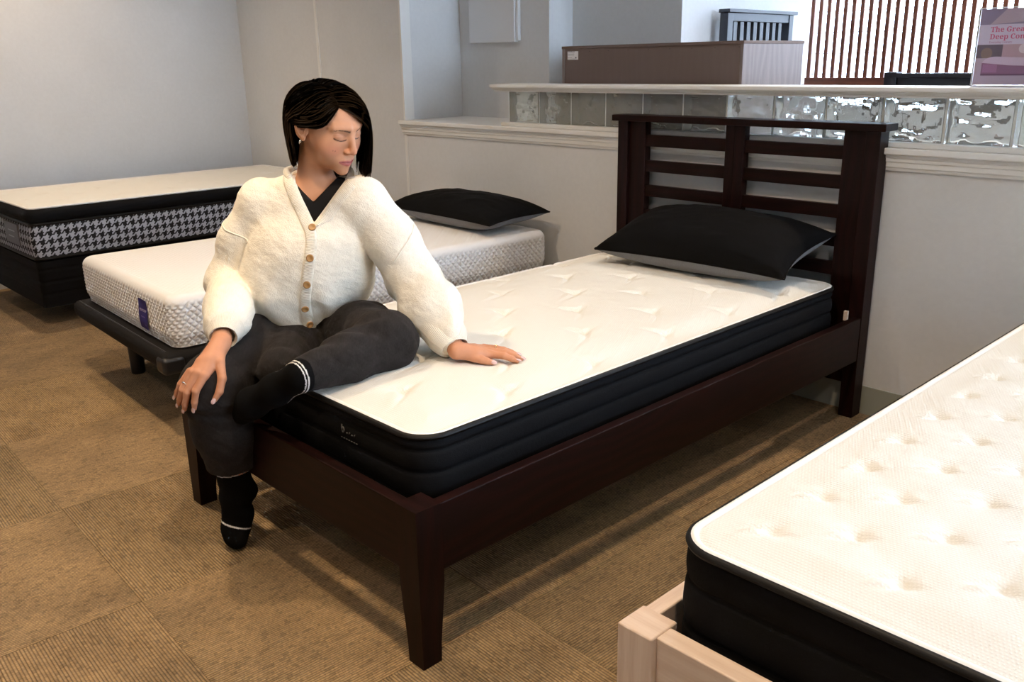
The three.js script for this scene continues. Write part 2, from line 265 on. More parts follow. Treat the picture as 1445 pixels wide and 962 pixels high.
function ringTube(rr, y, off, r, n = 8) { return flip(gridGeo(rr.n, n, (a, b, i, j) => { const [x, z, nx, nz] = rr(i), t = b * Math.PI * 2; return [x + nx * (off + r * Math.cos(t)), y + r * Math.sin(t), z + nz * (off + r * Math.cos(t)), rr.len[i], b * 0.02]; }, true)); }
function insetList(w, step) { const a = [0, 0.003, 0.007, 0.012, 0.018, 0.025, 0.034, 0.044]; let d = 0.044; while (d + step < w / 2 - 0.002) { d += step; a.push(d); } a.push(w / 2); return a; }

// knit cover: rows of little raised dots; one repeat = 0.06 m
const knitBump = rep(dataTex(256, 256, (x, y) => { const u = x / 256 * 10, v = y / 256 * 10, du = (u + (Math.floor(v) & 1) * 0.5) % 1 - 0.5, dv = v % 1 - 0.5; return 70 + 110 * Math.exp(-(du * du + dv * dv) * 14) + 50 * tnoise(x / 3, y / 3, 85, 85, 7); }, false), 1 / 0.06, 1 / 0.06);
const knitTint = rep(dataTex(512, 512, (x, y) => { const u = x / 512 * 20, v = y / 512 * 20, du = (u + (Math.floor(v) & 1) * 0.5) % 1 - 0.5, dv = v % 1 - 0.5, k = Math.exp(-(du * du + dv * dv) * 16), n = tnoise(x / 4, y / 4, 128, 128, 8); return [243 + 8 * k + 4 * n, 240 + 9 * k + 4 * n, 230 + 12 * k + 4 * n]; }), 1 / 0.12, 1 / 0.12);
const knit = std({ map: knitTint, color: lin(0.80, 0.80, 0.80), roughness: 0.85, bumpMap: knitBump, bumpScale: 0.0011 });
const binding = std({ color: lin(0.80, 0.78, 0.74), roughness: 0.8, bumpMap: fineBump, bumpScale: 0.0004 });

// stitched tufts pull the quilted top down; each has a dimple and a fold that runs off to one side
function quilt(w, l, tufts, amp, foldAng, foldLen, lens = 0) {
  const cell = 0.2, idx = {}; tufts.forEach((t, i) => { for (let a = -1; a <= 1; a++) for (let b = -1; b <= 1; b++) { const k = `${Math.floor(t[0] / cell) + a},${Math.floor(t[1] / cell) + b}`; (idx[k] ??= []).push(t); } });
  return (x, z, d) => {
    let h = 0.010 * sstep(0.012, 0.09, d) + 0.004 * sstep(0.05, 0.3, d); let near = 9;
    for (const t of idx[`${Math.floor(x / cell)},${Math.floor(z / cell)}`] ?? []) {
      const dx = x - t[0], dz = z - t[1], r2 = dx * dx + dz * dz; if (r2 > 0.03) continue;
      h -= amp * (0.50 * Math.exp(-r2 / 0.0016) + 0.55 * Math.exp(-r2 / 0.00012));
      { const ca = Math.cos(foldAng), sa = Math.sin(foldAng), u = dx * ca + dz * sa, v = -dx * sa + dz * ca; if (u > 0) h += amp * lens * (0.50 * Math.exp(-(((u - 0.028) / 0.020) ** 2) - ((v / 0.011) ** 2)) - 0.30 * Math.exp(-(((u - 0.022) / 0.026) ** 2) - (((Math.abs(v) - 0.015 + u * u * 3) / 0.0055) ** 2))); }
      for (let k = 0; k < 3; k++) { // folds
        const a = foldAng + t[2] * 0.5 + [0, 2.3, 4.1][k], ca = Math.cos(a), sa = Math.sin(a), u = dx * ca + dz * sa, v = -dx * sa + dz * ca - u * u * (k ? -2.5 : 3.2), L = foldLen * [1.2, 0.8, 0.6][k]; if (u < 0 || u > L * 1.4) continue;
        const f = Math.exp(-((u / L) ** 2)) * (u < 0.01 ? u / 0.01 : 1); h += amp * f * (-0.30 * Math.exp(-((v / 0.009) ** 2)) + 0.22 * Math.exp(-(((v - 0.020) / 0.015) ** 2)));
      }
    }
    h += 0.0022 * sstep(0.02, 0.1, d) * (fbm(x * 9 + 3, z * 9, l) - 0.5) * 2;
    return h;
  };
}
function mattress(name, label, o) { // o: w,l,bottom,top,radius,tufts...
  const t = thing(name, label, 'mattress', o.pos, o.turn ?? 0); const { w, l, H, r } = o, rr = roundRect(w, l, r, o.nS ?? 90, o.nL ?? 170, 10);
  const rows = []; const L = o.lines ?? []; const ys = []; for (let y = 0; y <= H - 0.012 + 1e-6; y += 0.004) ys.push(y); const bulge = (y) => 0.006 * Math.sin(Math.PI * clamp(y / H, 0, 1)) ** 0.6;
  for (const y of ys) { let g = 0; for (const q of L) g -= 0.0035 * Math.exp(-(((y - q) / 0.0045) ** 2)); let ff = 0; for (let k = 0; k <= L.length; k++) { const a = k ? L[k - 1] : 0, b = k < L.length ? L[k] : H - 0.012; if (y >= a && y <= b) ff = 0.003 * Math.sin(Math.PI * (y - a) / (b - a)); } rows.push([y, bulge(y) + g + ff - 0.006]); }
  obj('border', band(rr, rows, (s, y) => 0.0016 * (fbm(s * 7, y * 14, 2) - 0.5)), M.blackFabric, t);
  obj('bottom_panel', topSheet(rr, w, [0.006, 0.05, w / 2], () => 0, -1), M.blackFabric, t);
  obj('piping', ringTube(rr, H - 0.007, -0.004, 0.0075), M.blackPipe, t);
  obj('piping', ringTube(rr, 0.006, -0.006, 0.006), M.blackPipe, t);
  const hq = quilt(w, l, o.tufts, o.amp, o.fold, o.foldLen, o.lens), base = H - 0.004;
  const hh = (x, z, d) => base + (d < 0.016 ? 0.004 * Math.sin(clamp(d / 0.016, 0, 1) * Math.PI / 2) : 0.004) + hq(x, z, Math.max(0, d - 0.016)) - 0.004 * Math.exp(-(((d - 0.02) / 0.003) ** 2)) - (o.press ? o.press(x, z) : 0);
  const ins = insetList(w, 0.0062); obj('quilted_top', topSheet(rr, w, [0.006, ...ins.filter((d) => d > 0.006)], hh), knit, t);
  // white binding along the top edge
  obj('binding', topSheet(rr, w, [0.001, 0.004, 0.008, 0.013, 0.018], (x, z, d) => hh(x, z, Math.max(d, 0.0061)) + 0.0022 * Math.sin(Math.PI * clamp((d - 0.001) / 0.017, 0, 1)) + 0.0006), binding, t);
  return t;
}
function lattice(x0, dx, z0, dz, w, l, seed, jit = 0.006) { const r = rng(seed), a = []; for (let i = 0; ; i++) { const x = x0 + dx * i; if (x > w - 0.06) break; for (let j = 0; ; j++) { const z = z0 + dz * (j + (i & 1 ? 0.5 : 0)); if (z > l - 0.06) break; a.push([x + (r() - 0.5) * jit * 2, z + (r() - 0.5) * jit * 2, r() - 0.5]); } } return a; }

function pillow(name, label, o) { // black on top, grey underside; w, d, thickness, pinched corners
  const t = thing(name, label, 'pillow', o.pos, o.turn ?? 0); const inner = new THREE.Group();
  const { w, d, th, seed } = o, nu = 64, nv = 44;
  const P = (a, b, side) => {
    const u = a * 2 - 1, v = b * 2 - 1; const pin = 1 - 0.10 * (1 - v * v) * Math.abs(u) ** 3, pin2 = 1 - 0.10 * (1 - u * u) * Math.abs(v) ** 3;
    const prof = Math.pow(Math.max(0, (1 - u ** 4) * (1 - v ** 4)), 0.5) * (0.72 + 0.28 * (1 - u * u) * (1 - v * v));
    const crease = (fbm(u * 2.2 + seed, v * 2.2, side * 3 + 4) - 0.5) * 0.022 * Math.sqrt(Math.max(0, prof)) + 0.006 * Math.exp(-((Math.min(1 - Math.abs(u), 1 - Math.abs(v)) / 0.15) ** 2)) * Math.sin((u * 9 + v * 7) + seed) * prof;
    const y = side > 0 ? th * 0.56 * prof + crease : -th * 0.44 * prof - crease * 0.4;
    const q = [u * w / 2 * pin, y, v * d / 2 * pin2]; o.bend && o.bend(q, u, v); return [...q, u * w / 2, v * d / 2];
  };
  obj('pillow_top', face(gridGeo(nu, nv, (a, b) => P(a, b, 1)), (x, y, z, a, b) => b), pillowBlack, t);
  obj('pillow_underside', face(gridGeo(nu, nv, (a, b) => P(a, b, -1)), (x, y, z, a, b) => -b), pillowGrey, t);
  const edge = []; for (let k = 0; k < 80; k++) { const s = k / 80 * 4, e = Math.floor(s), f = s - e, [a, b] = e === 0 ? [f, 0] : e === 1 ? [1, f] : e === 2 ? [1 - f, 1] : [0, 1 - f]; const q = P(a, b, 1); edge.push(q.slice(0, 3)); }
  obj('seam', tube(edge, 0.0028, 160, 5, true), pillowBlack, t);
  if (o.tilt) for (const c of t.children) c.rotation.x = o.tilt;
  return t;
}
const pillowBlack = phys({ color: lin(0.003, 0.003, 0.0033), roughness: 0.85, specularIntensity: 0.2, bumpMap: fineBump, bumpScale: 0.0004 });
const pillowGrey = std({ map: rep(dataTex(256, 256, (x, y) => { const n = 16 * tnoise(x / 2, y / 2, 128, 128, 71) + 8 * (((x >> 1) + (y >> 1)) & 1); return [104 + n, 104 + n, 106 + n]; }), 12, 12), roughness: 0.9 });
// ---------------------------------------------------------------- bed with dark frame
{
  const BW = 1.0874, t = thing('bed_frame', 'espresso brown wooden bed frame with a slatted headboard, the seated woman on it', 'bed frame', [0, 0, 0]);
  const E = M.espresso, h = 0.368, legT = 0.066;
  // front legs taper on their inner sides
  const leg = (sx) => { // sx: +1 right leg (outer side at x = 0), -1 left
    const ys = [0, 0.06, 0.12, 0.18, 0.2, h], P = [], g = new THREE.BoxGeometry(1, 1, 1, 1, 8, 1), p = g.attributes.position;
    for (let i = 0; i < p.count; i++) { const a = p.getX(i) * sx, yy = (p.getY(i) + 0.5), b = p.getZ(i); const y = yy * h, tap = lerp(0.74, 1, sstep(0, 0.21, y)); const wx = legT * tap, wz = legT * tap; const x = a > 0 ? 0 : -wx, z = b > 0 ? 0 : -wz; p.setXYZ(i, sx > 0 ? x : -BW - x, y, z); }
    g.computeVertexNormals(); return boxUV(g, 'y');
  };
  obj('leg', leg(1), E, t); obj('leg', leg(-1), E, t);
  // posts of the headboard double as rear legs
  const hb = new THREE.Group(); hb.name = 'headboard'; t.add(hb);
  const ZH = -1.913, HT = 0.985;
  for (const [a, b] of [[-0.05, 0], [-1.0812, -1.0312]]) obj('post', bx(a, b, 0, HT, ZH - 0.062, ZH, 0.002, 'y'), E, hb);
  for (const [a, b] of [[-0.13, -0.05], [-1.0312, -0.953]]) obj('stile', bx(a, b, 0.12, HT, ZH - 0.05, ZH - 0.014, 0.002, 'y'), E, hb);
  obj('stile', bx(-0.583, -0.545, 0.18, HT, ZH - 0.048, ZH - 0.012, 0.002, 'y'), E, hb); obj('stile', bx(-0.544, -0.504, 0.18, HT, ZH - 0.048, ZH - 0.012, 0.002, 'y'), E, hb);
  obj('cap', bx(-1.101, 0.022, HT, HT + 0.024, ZH - 0.072, ZH + 0.018, 0.003, 'x'), E, hb);
  for (const [a, b] of [[-0.953, -0.583], [-0.504, -0.13]]) for (let k = 0; k < 7; k++) obj('slat', bx(a, b, 0.888 - 0.0985 * k, 0.933 - 0.0985 * k, ZH - 0.042, ZH - 0.020, 0.002, 'x'), E, hb);
  obj('side_rail', bx(-0.030, -0.002, 0.2123, 0.366, ZH, -legT, 0.003, 'z'), E, t); obj('side_rail', bx(-BW + 0.002, -BW + 0.030, 0.2123, 0.366, ZH, -legT, 0.003, 'z'), E, t);
  obj('foot_rail', bx(-BW + legT, -legT, 0.2123, 0.364, -0.036, -0.006, 0.003, 'x'), E, t);
  for (let k = 0; k < 11; k++) obj('support_slat', bx(-BW + 0.075, -0.075, 0.222, 0.238, -0.16 - k * 0.165, -0.09 - k * 0.165, 0.001, 'x'), M.blond, t);
  obj('centre_beam', bx(-0.57, -0.53, 0.19, 0.222, ZH, -0.036, 0.001, 'z'), M.blond, t);
  obj('corner_bracket', bx(-0.060, -0.046, 0.350, 0.384, ZH + 0.001, ZH + 0.012, 0.001), M.blond, t);
}
// its mattress
const m1 = { w: 0.955, l: 1.803, H: 0.242, r: 0.075 };
const M1X = -1.020, M1Z = -1.875, M1Y = 0.238;
// hand and body press the top down where the woman rests
const pressAt = (x, z) => 0.0;
{
  const t = mattress('mattress', 'white quilted mattress with black sides inside the dark wooden frame', { ...m1, pos: [M1X, M1Y, M1Z], lines: [0.03, 0.095, 0.155, 0.205], tufts: lattice(0.06, 0.163, 0.10, 0.311, m1.w, m1.l, 21, 0.012), amp: 0.014, fold: 0.6, foldLen: 0.075, nL: 300, nS: 150,
    press: (x, z) => 0.035 * Math.exp(-(((x - 0.13) / 0.2) ** 2) - (((z - 1.52) / 0.19) ** 2)) + 0.006 * Math.exp(-(((x - 0.7) / 0.06) ** 2) - (((z - 1.38) / 0.06) ** 2)) });
  // small grey embroidered mark on the foot end
  const mk = std({ color: lin(0.10, 0.10, 0.10), roughness: 0.7 }), zf = m1.l + 0.001, q = [];
  const bar = (x0, y0, x1, y1, r = 0.0022) => q.push(tube([[x0, y0, zf], [(x0 + x1) / 2, (y0 + y1) / 2 + 0.0004, zf + 0.0008], [x1, y1, zf]], r, 6, 5));
  bar(0.664, 0.178, 0.662, 0.196); q.push(tube([[0.662, 0.186, zf], [0.668, 0.190, zf + 0.001], [0.672, 0.184, zf + 0.001], [0.667, 0.178, zf + 0.001], [0.662, 0.182, zf]], 0.002, 14, 5));
  for (let k = 0; k < 4; k++) bar(0.680 + k * 0.010, 0.179, 0.686 + k * 0.010, 0.180 + (k & 1) * 0.004, 0.0018);
  for (let k = 0; k < 7; k++) bar(0.656 + k * 0.010, 0.163, 0.662 + k * 0.010, 0.1635, 0.0012);
  obj('embroidered_mark', q, mk, t);
}
pillow('pillow', 'black pillow with grey underside leaning on the dark slatted headboard', { pos: [-0.495, 0.593, -1.725], turn: 0.04, w: 0.77, d: 0.37, th: 0.19, seed: 3, tilt: 0.25 });

// ---------------------------------------------------------------- middle bed: adjustable base with a diamond-quilted mattress
const b2 = { x: -1.575, z: -0.197, yaw: -2.6 * D2R };
{
  const t = thing('adjustable_base', 'low black upholstered bed base with round legs under the diamond-quilted mattress', 'bed base', [b2.x, 0, b2.z], b2.yaw);
  obj('platform', bx(-1.005, 0.015, 0.232, 0.302, -1.755, 0.045, 0.028, 'x', 4), M.base, t);
  obj('seam', [tube([[-0.97, 0.301, 0.022], [-0.5, 0.302, 0.023], [-0.02, 0.301, 0.022]], 0.003, 20, 5)], M.leather, t);
  obj('corner_guard', bx(-0.055, 0.020, 0.228, 0.288, -0.03, 0.050, 0.016, 'x', 3), M.leather, t);
  obj('under_frame', bx(-0.93, -0.06, 0.20, 0.24, -1.68, -0.05, 0.004), M.blackMetal, t);
  const lg = new THREE.LatheGeometry([[0, 0], [0.026, 0], [0.028, 0.004], [0.031, 0.215], [0.031, 0.235], [0, 0.235]].map(([a, b]) => new THREE.Vector2(a, b)), 20);
  for (const [x, z] of [[-0.79, -0.115], [-0.12, -0.115], [-0.79, -1.6], [-0.12, -1.6]]) { const l = obj('leg', lg, M.blackMetal, t); l.position.set(x, 0, z); }
  const k = obj('lever', tube([[-1.06, 0.145, -0.22], [-1.085, 0.165, -0.2], [-1.07, 0.19, -0.19], [-1.04, 0.185, -0.2], [-0.98, 0.2, -0.22]], 0.012, 20, 8), M.leather, t);
}
{
  const w = 0.97, l = 1.745, H = 0.188, t = thing('mattress', 'white memory foam mattress with diamond-quilted sides and a purple label', 'mattress', [b2.x, 0.303, b2.z], b2.yaw);
  const rr = roundRect(w, l, 0.055, 420, 700, 14), pitch = 0.0262;
  const rows = []; for (let k = 0; k <= 70; k++) { const y = 0.004 + (H - 0.042) * k / 70, f = k / 70; rows.push([y, -0.012 + 0.012 * sstep(0, 0.35, f)]); }
  for (let k = 1; k <= 10; k++) { const a = k / 10 * Math.PI / 2; rows.push([H - 0.038 + 0.036 * Math.sin(a), -0.036 + 0.036 * Math.cos(a)]); }
  const dia = (s, y) => { const a = (s + y) / pitch, b = (s - y) / pitch, da = Math.abs(a - Math.round(a)), db = Math.abs(b - Math.round(b)), m = Math.min(da, db) * 2; const fade = 1 - sstep(H - 0.045, H - 0.020, y); return fade * (-0.0045 + 0.0052 * (1 - Math.exp(-((m / 0.26) ** 2))) + 0.0012 * m); };
  const cover = std({ color: lin(0.78, 0.765, 0.75), roughness: 0.85, bumpMap: fineBump, bumpScale: 0.0004 });
  const topBump = rep(dataTex(256, 256, (x, y) => { const u = x / 256 * 8, v = y / 256 * 8; return 60 + 150 * Math.pow(Math.abs(Math.sin((u + v) * Math.PI / 2) * Math.sin((u - v) * Math.PI / 2)), 0.6); }, false), 1 / 0.105, 1 / 0.105);
  const coverTop = std({ color: lin(0.80, 0.785, 0.765), roughness: 0.85, bumpMap: topBump, bumpScale: 0.0016 });
  const s = obj('quilted_side', band(rr, rows, dia), cover, t); s.position.set(-w, 0, -l);
  const top = obj('top_cover', topSheet(rr, w, [0.036, 0.05, 0.08, 0.15, 0.3, w / 2], (x, z, d) => H - 0.002 + 0.004 * sstep(0.03, 0.2, d)), coverTop, t); top.position.set(-w, 0, -l);
  const bt = obj('bottom_cover', topSheet(rr, w, [0.011, 0.1, w / 2], () => 0.004, -1), cover, t); bt.position.set(-w, 0, -l);
  // purple sewn label
  const c = document.createElement('canvas'); c.width = 256; c.height = 320; const x = c.getContext('2d'); x.fillStyle = '#2c2370'; x.fillRect(0, 0, 256, 320); x.fillStyle = '#3a2f86'; for (let i = 0; i < 256; i += 4) x.fillRect(i, 0, 1, 320); x.fillStyle = '#cfc8e6'; x.textAlign = 'center'; x.font = 'bold 38px sans-serif'; x.fillText('POLYSLEEP', 128, 132); x.fillStyle = '#a79cc9'; x.font = '20px sans-serif'; x.fillText('The Mattress', 128, 196); x.font = 'bold 24px sans-serif'; x.fillStyle = '#7f76b3'; x.fillText('POLY', 196, 282);
  const tx = new THREE.CanvasTexture(c); tx.colorSpace = THREE.SRGBColorSpace;
  const x0 = -0.282, lw = 0.078, y0 = 0.032, lh = 0.106;
  const lab = gridGeo(10, 14, (a, b) => { const y = y0 + lh * b; const f = clamp((y - 0.004) / (H - 0.042), 0, 1); return [x0 + lw * a, y, -0.012 + 0.012 * sstep(0, 0.35, f) + 0.0065 + 0.0025 * Math.sin(b * 5 + a) + (b < 0.12 ? 0.004 * (0.12 - b) / 0.12 : 0), a, b]; });
  const back = lab.clone(); back.translate(0, 0, -0.0012); flip(back); obj('label', [lab, back], std({ map: tx, roughness: 0.8 }), t);
}
pillow('pillow', 'black pillow with grey underside at the wall end of the middle mattress', { pos: [-1.89, 0.562, -1.775], turn: -0.045, w: 0.80, d: 0.36, th: 0.15, seed: 9, tilt: 0.05 });

// ---------------------------------------------------------------- far left bed: box spring and houndstooth mattress
{
  const w = 0.87, l = 1.72, x0 = -4.225, z0 = -0.30 - l;
  const bs = thing('box_spring', 'black fabric box spring under the houndstooth mattress by the left wall', 'box spring', [x0, 0, z0]);
  const rr = roundRect(w, l, 0.03, 40, 60, 6), rows = []; for (let y = 0.10; y <= 0.331; y += 0.006) { let g = -0.004; for (const q of [0.165, 0.225, 0.285]) g -= 0.005 * Math.exp(-(((y - q) / 0.005) ** 2)); rows.push([y, g]); }
  obj('cover', band(rr, rows), M.blackFabric, bs); obj('top_panel', topSheet(rr, w, [0.004, 0.1, w / 2], () => 0.331), M.blackFabric, bs); obj('bottom_panel', topSheet(rr, w, [0.004, 0.1, w / 2], () => 0.10, -1), M.blackFabric, bs);
  for (const [a, b] of [[0.2, 0.2], [w - 0.2, 0.2], [0.2, l - 0.25], [w - 0.2, l - 0.25]]) obj('leg', new THREE.CylinderGeometry(0.02, 0.016, 0.10, 12).translate(a, 0.05, b), M.blackMetal, bs);
  const t = thing('mattress', 'pillow-top mattress with black and white houndstooth sides by the left wall', 'mattress', [x0, 0.3335, z0]);
  // houndstooth weave, 4 x 4 threads of each tone; one repeat = 8 threads
  const ht = rep(dataTex(256, 256, (x, y) => { const i = Math.floor(x / 32), j = Math.floor(y / 32), wx = (i >> 2) & 1, wy = (j >> 2) & 1, over = ((i + j) & 3) < 2; const k = over ? wx : wy, n = 22 * (tnoise(x / 3, y / 3, 85, 85, 91) - 0.5); return k ? [166 + n, 166 + n, 170 + n] : [9 + n * 0.2, 9 + n * 0.2, 10 + n * 0.2]; }), 1 / 0.040, 1 / 0.040);
  const hm = std({ map: ht, roughness: 0.9, bumpMap: fineBump, bumpScale: 0.0005 }), H = 0.258;
  const r2 = roundRect(w, l, 0.04, 90, 160, 8);
  const R = (a, b, f) => { const o = []; for (let k = 0; k <= 16; k++) o.push([lerp(a, b, k / 16), f(k / 16)]); return o; };
  obj('houndstooth_border', band(r2, R(0.012, 0.172, (q) => -0.008 + 0.010 * Math.sin(Math.PI * q))), hm, t);
  obj('pillow_top_border', band(r2, R(0.182, H - 0.004, (q) => -0.012 + 0.026 * Math.pow(Math.sin(Math.PI * q), 0.7)), (s, y) => 0.004 * (fbm(s * 14, y * 8, 3) - 0.5)), M.blackFabric, t);
  for (const y of [0.008, 0.176]) obj('piping', ringTube(r2, y, -0.010, 0.009), M.blackPipe, t);
  obj('bottom_panel', topSheet(r2, w, [0.01, 0.1, w / 2], () => 0.008, -1), M.blackFabric, t);
  const hq = quilt(w, l, lattice(0.1, 0.15, 0.1, 0.28, w, l, 31), 0.008, 0.6, 0.05); obj('quilted_top', topSheet(r2, w, [0.008, ...insetList(w, 0.014).filter((d) => d > 0.008)], (x, z, d) => H - 0.004 + hq(x, z, d)), knit, t);
  obj('piping', ringTube(r2, H - 0.004, -0.008, 0.006), binding, t);
  obj('label', bx(w - 0.42, w - 0.20, 0.055, 0.160, l - 0.004, l + 0.007, 0.002), std({ color: lin(0.12, 0.12, 0.125), roughness: 0.5 }), t);
  for (let k = 0; k < 2; k++) obj('label_line', bx(w - 0.36, w - 0.25 - 0.02 * k, 0.118 - 0.03 * k, 0.124 - 0.03 * k, l + 0.0068, l + 0.0076, 0), std({ color: lin(0.35, 0.35, 0.36), roughness: 0.5 }), t);
}
// ---------------------------------------------------------------- right bed: pale wooden frame
{
  const t = thing('bed_frame', 'pale whitewashed wooden bed frame with square corner posts', 'bed frame', [0.502, 0, -0.0145]), B = M.blond, h = 0.362, bw = 1.04, L = 1.90;
  const post = (x, z) => obj('post', bx(x, x + 0.068, 0, h, z - 0.067, z, 0.0035, 'y', 2), B, t);
  post(0, 0); post(bw - 0.068, 0); post(0, -L + 0.067); post(bw - 0.068, -L + 0.067);
  obj('side_rail', bx(0.002, 0.032, 0.19, 0.358, -L + 0.06, -0.066, 0.003, 'z', 2), B, t); obj('side_rail', bx(bw - 0.032, bw - 0.002, 0.19, 0.358, -L + 0.06, -0.066, 0.003, 'z', 2), B, t);
  obj('foot_rail', bx(0.067, bw - 0.067, 0.19, 0.360, -0.050, -0.013, 0.003, 'x', 2), B, t); obj('head_rail', bx(0.067, bw - 0.067, 0.19, 0.360, -L + 0.013, -L + 0.050, 0.003, 'x', 2), B, t);
  for (let k = 0; k < 10; k++) obj('support_slat', bx(0.034, bw - 0.034, 0.200, 0.216, -0.17 - k * 0.17, -0.08 - k * 0.17, 0.001, 'x'), B, t);
  const w = 0.955, l = 1.80; // the lattice of tufts is staggered
  const bx0 = 0.543, bz0 = -0.086 - l; const tz = []; const r = rng(77);
  for (let i = 0; i < 9; i++) for (let j = 0; j < 12; j++) { const x = 0.652 + 0.1035 * i, z = -0.206 - 0.163 * j + (i & 1 ? -0.078 : 0) ; if (x > bx0 + w - 0.06 || z < bz0 + 0.07) continue; tz.push([x - bx0 + (r() - 0.5) * 0.008, z - bz0 + (r() - 0.5) * 0.008, r() - 0.5]); }
  mattress('mattress', 'thick white quilted mattress with black sides on the pale wooden frame', { w, l, H: 0.284, r: 0.075, pos: [bx0, 0.216, bz0], lines: [0.05, 0.135, 0.215], tufts: tz, amp: 0.013, fold: 2.35, foldLen: 0.03, lens: 1, nL: 300, nS: 170 });
}
// ---------------------------------------------------------------- things behind the partition
{
  const z = -2.142, x0 = -1.604, x1 = -0.665, top = 1.2805, dep = 0.45;
  const t = thing('dresser', 'taupe dresser seen from its back behind the glass-block partition', 'dresser', [x0, 0, z]); const w = x1 - x0;
  obj('back_panel', bx(0.012, w - 0.012, 0.06, top - 0.012, -0.012, -0.004, 0.001), M.taupe, t);
  const side = M.greyWood; for (const a of [0, w - 0.014]) obj('side_panel', bx(a, a + 0.014, 0, top - 0.01, -dep, 0, 0.001, 'y'), side, t);
  obj('top_panel', bx(-0.002, w + 0.002, top - 0.012, top, -dep - 0.005, 0.002, 0.002), M.taupe, t); obj('bottom_panel', bx(0.012, w - 0.012, 0.04, 0.06, -dep, -0.004, 0.001), side, t);
  for (let k = 0; k < 5; k++) for (const s of [0, 1]) obj('drawer', bx(0.018 + s * (w / 2 - 0.005), w / 2 - 0.008 + s * (w / 2 - 0.006), 0.08 + k * 0.235, 0.305 + k * 0.235, -dep - 0.018, -dep + 0.01, 0.003), side, t);
  const st = obj('sticker', bx(0.030, 0.094, top - 0.058, top - 0.022, -0.005, -0.0035, 0), (() => { const c = document.createElement('canvas'); c.width = 128; c.height = 72; const q = c.getContext('2d'); q.fillStyle = '#e3e1e0'; q.fillRect(0, 0, 128, 72); q.fillStyle = '#8d8a8c'; for (let k = 0; k < 6; k++) q.fillRect(8, 8 + k * 10, 50 + (k * 37 % 40), 3); q.fillStyle = '#55585c'; q.fillRect(98, 4, 14, 12); const tt = new THREE.CanvasTexture(c); tt.colorSpace = THREE.SRGBColorSpace; tt.repeat.set(1 / 0.064, 1 / 0.036); tt.offset.set(0, 0); tt.wrapS = tt.wrapT = THREE.RepeatWrapping; return std({ map: tt, roughness: 0.7 }); })(), t);
  for (let k = 0; k < 9; k++) obj('staple', bx(0.05 + k * 0.108, 0.056 + k * 0.108, top - 0.024, top - 0.0225, -0.0045, -0.003, 0), M.blackMetal, t);
}
{ // slatted headboard leaning on the daylit wall
  const t = thing('headboard', 'dark blue-grey slatted headboard leaning against the daylit white wall', 'headboard', [-1.20, 0, -2.846]); const m = std({ color: lin(0.022, 0.028, 0.038), roughness: 0.35 });
  const L = 0.60, H = 1.435; // runs along -z; front faces +x
  obj('cap', bx(-0.050, 0.012, H - 0.012, H + 0.004, -L - 0.02, 0.006, 0.003, 'z'), m, t);
  obj('post', bx(-0.045, 0.0, 0, H - 0.012, -0.045, 0, 0.003, 'y'), m, t); obj('post', bx(-0.045, 0.0, 0, H - 0.012, -L, -L + 0.04, 0.003, 'y'), m, t);
  obj('top_rail', bx(-0.040, -0.004, H - 0.05, H - 0.012, -L + 0.04, -0.045, 0.002, 'z'), m, t); obj('bottom_rail', bx(-0.040, -0.004, 0.5, 0.58, -L + 0.04, -0.045, 0.002, 'z'), m, t);
  for (let k = 0; k < 8; k++) obj('slat', bx(-0.032, -0.014, 0.58, H - 0.05, -0.102 - k * 0.0585, -0.072 - k * 0.0585, 0.002, 'y'), m, t);
}
{ // low dark headboard before the window
  const t = thing('headboard', 'black headboard standing before the slatted window screen', 'headboard', [-0.40, 0, -2.78]); const m = std({ color: lin(0.008, 0.008, 0.011), roughness: 0.4 });
  obj('post', bx(0, 0.05, 0, 1.152, -0.05, 0, 0.003, 'y'), m, t); obj('panel', bx(0.05, 0.85, 1.03, 1.135, -0.04, -0.012, 0.003), m, t); obj('lower_rail', bx(0.05, 0.85, 0.42, 0.50, -0.04, -0.012, 0.003), m, t); obj('top_rail', bx(0.03, 0.87, 1.130, 1.148, -0.05, 0.002, 0.003), m, t); obj('post', bx(0.85, 0.90, 0, 1.152, -0.05, 0, 0.003, 'y'), m, t);
}
{ // white electrical panel cover in the niche
  const t = thing('wall_panel', 'white rectangular panel cover on the niche wall', 'panel', [-2.551, 1.318, -2.446]); const m = std({ color: lin(0.72, 0.72, 0.72), roughness: 0.4 });
  obj('cover', bx(0, 0.352, 0, 0.62, 0, 0.028, 0.003), m, t); obj('hinge_edge', bx(0.355, 0.372, 0.006, 0.62, 0, 0.020, 0.002), m, t);
}
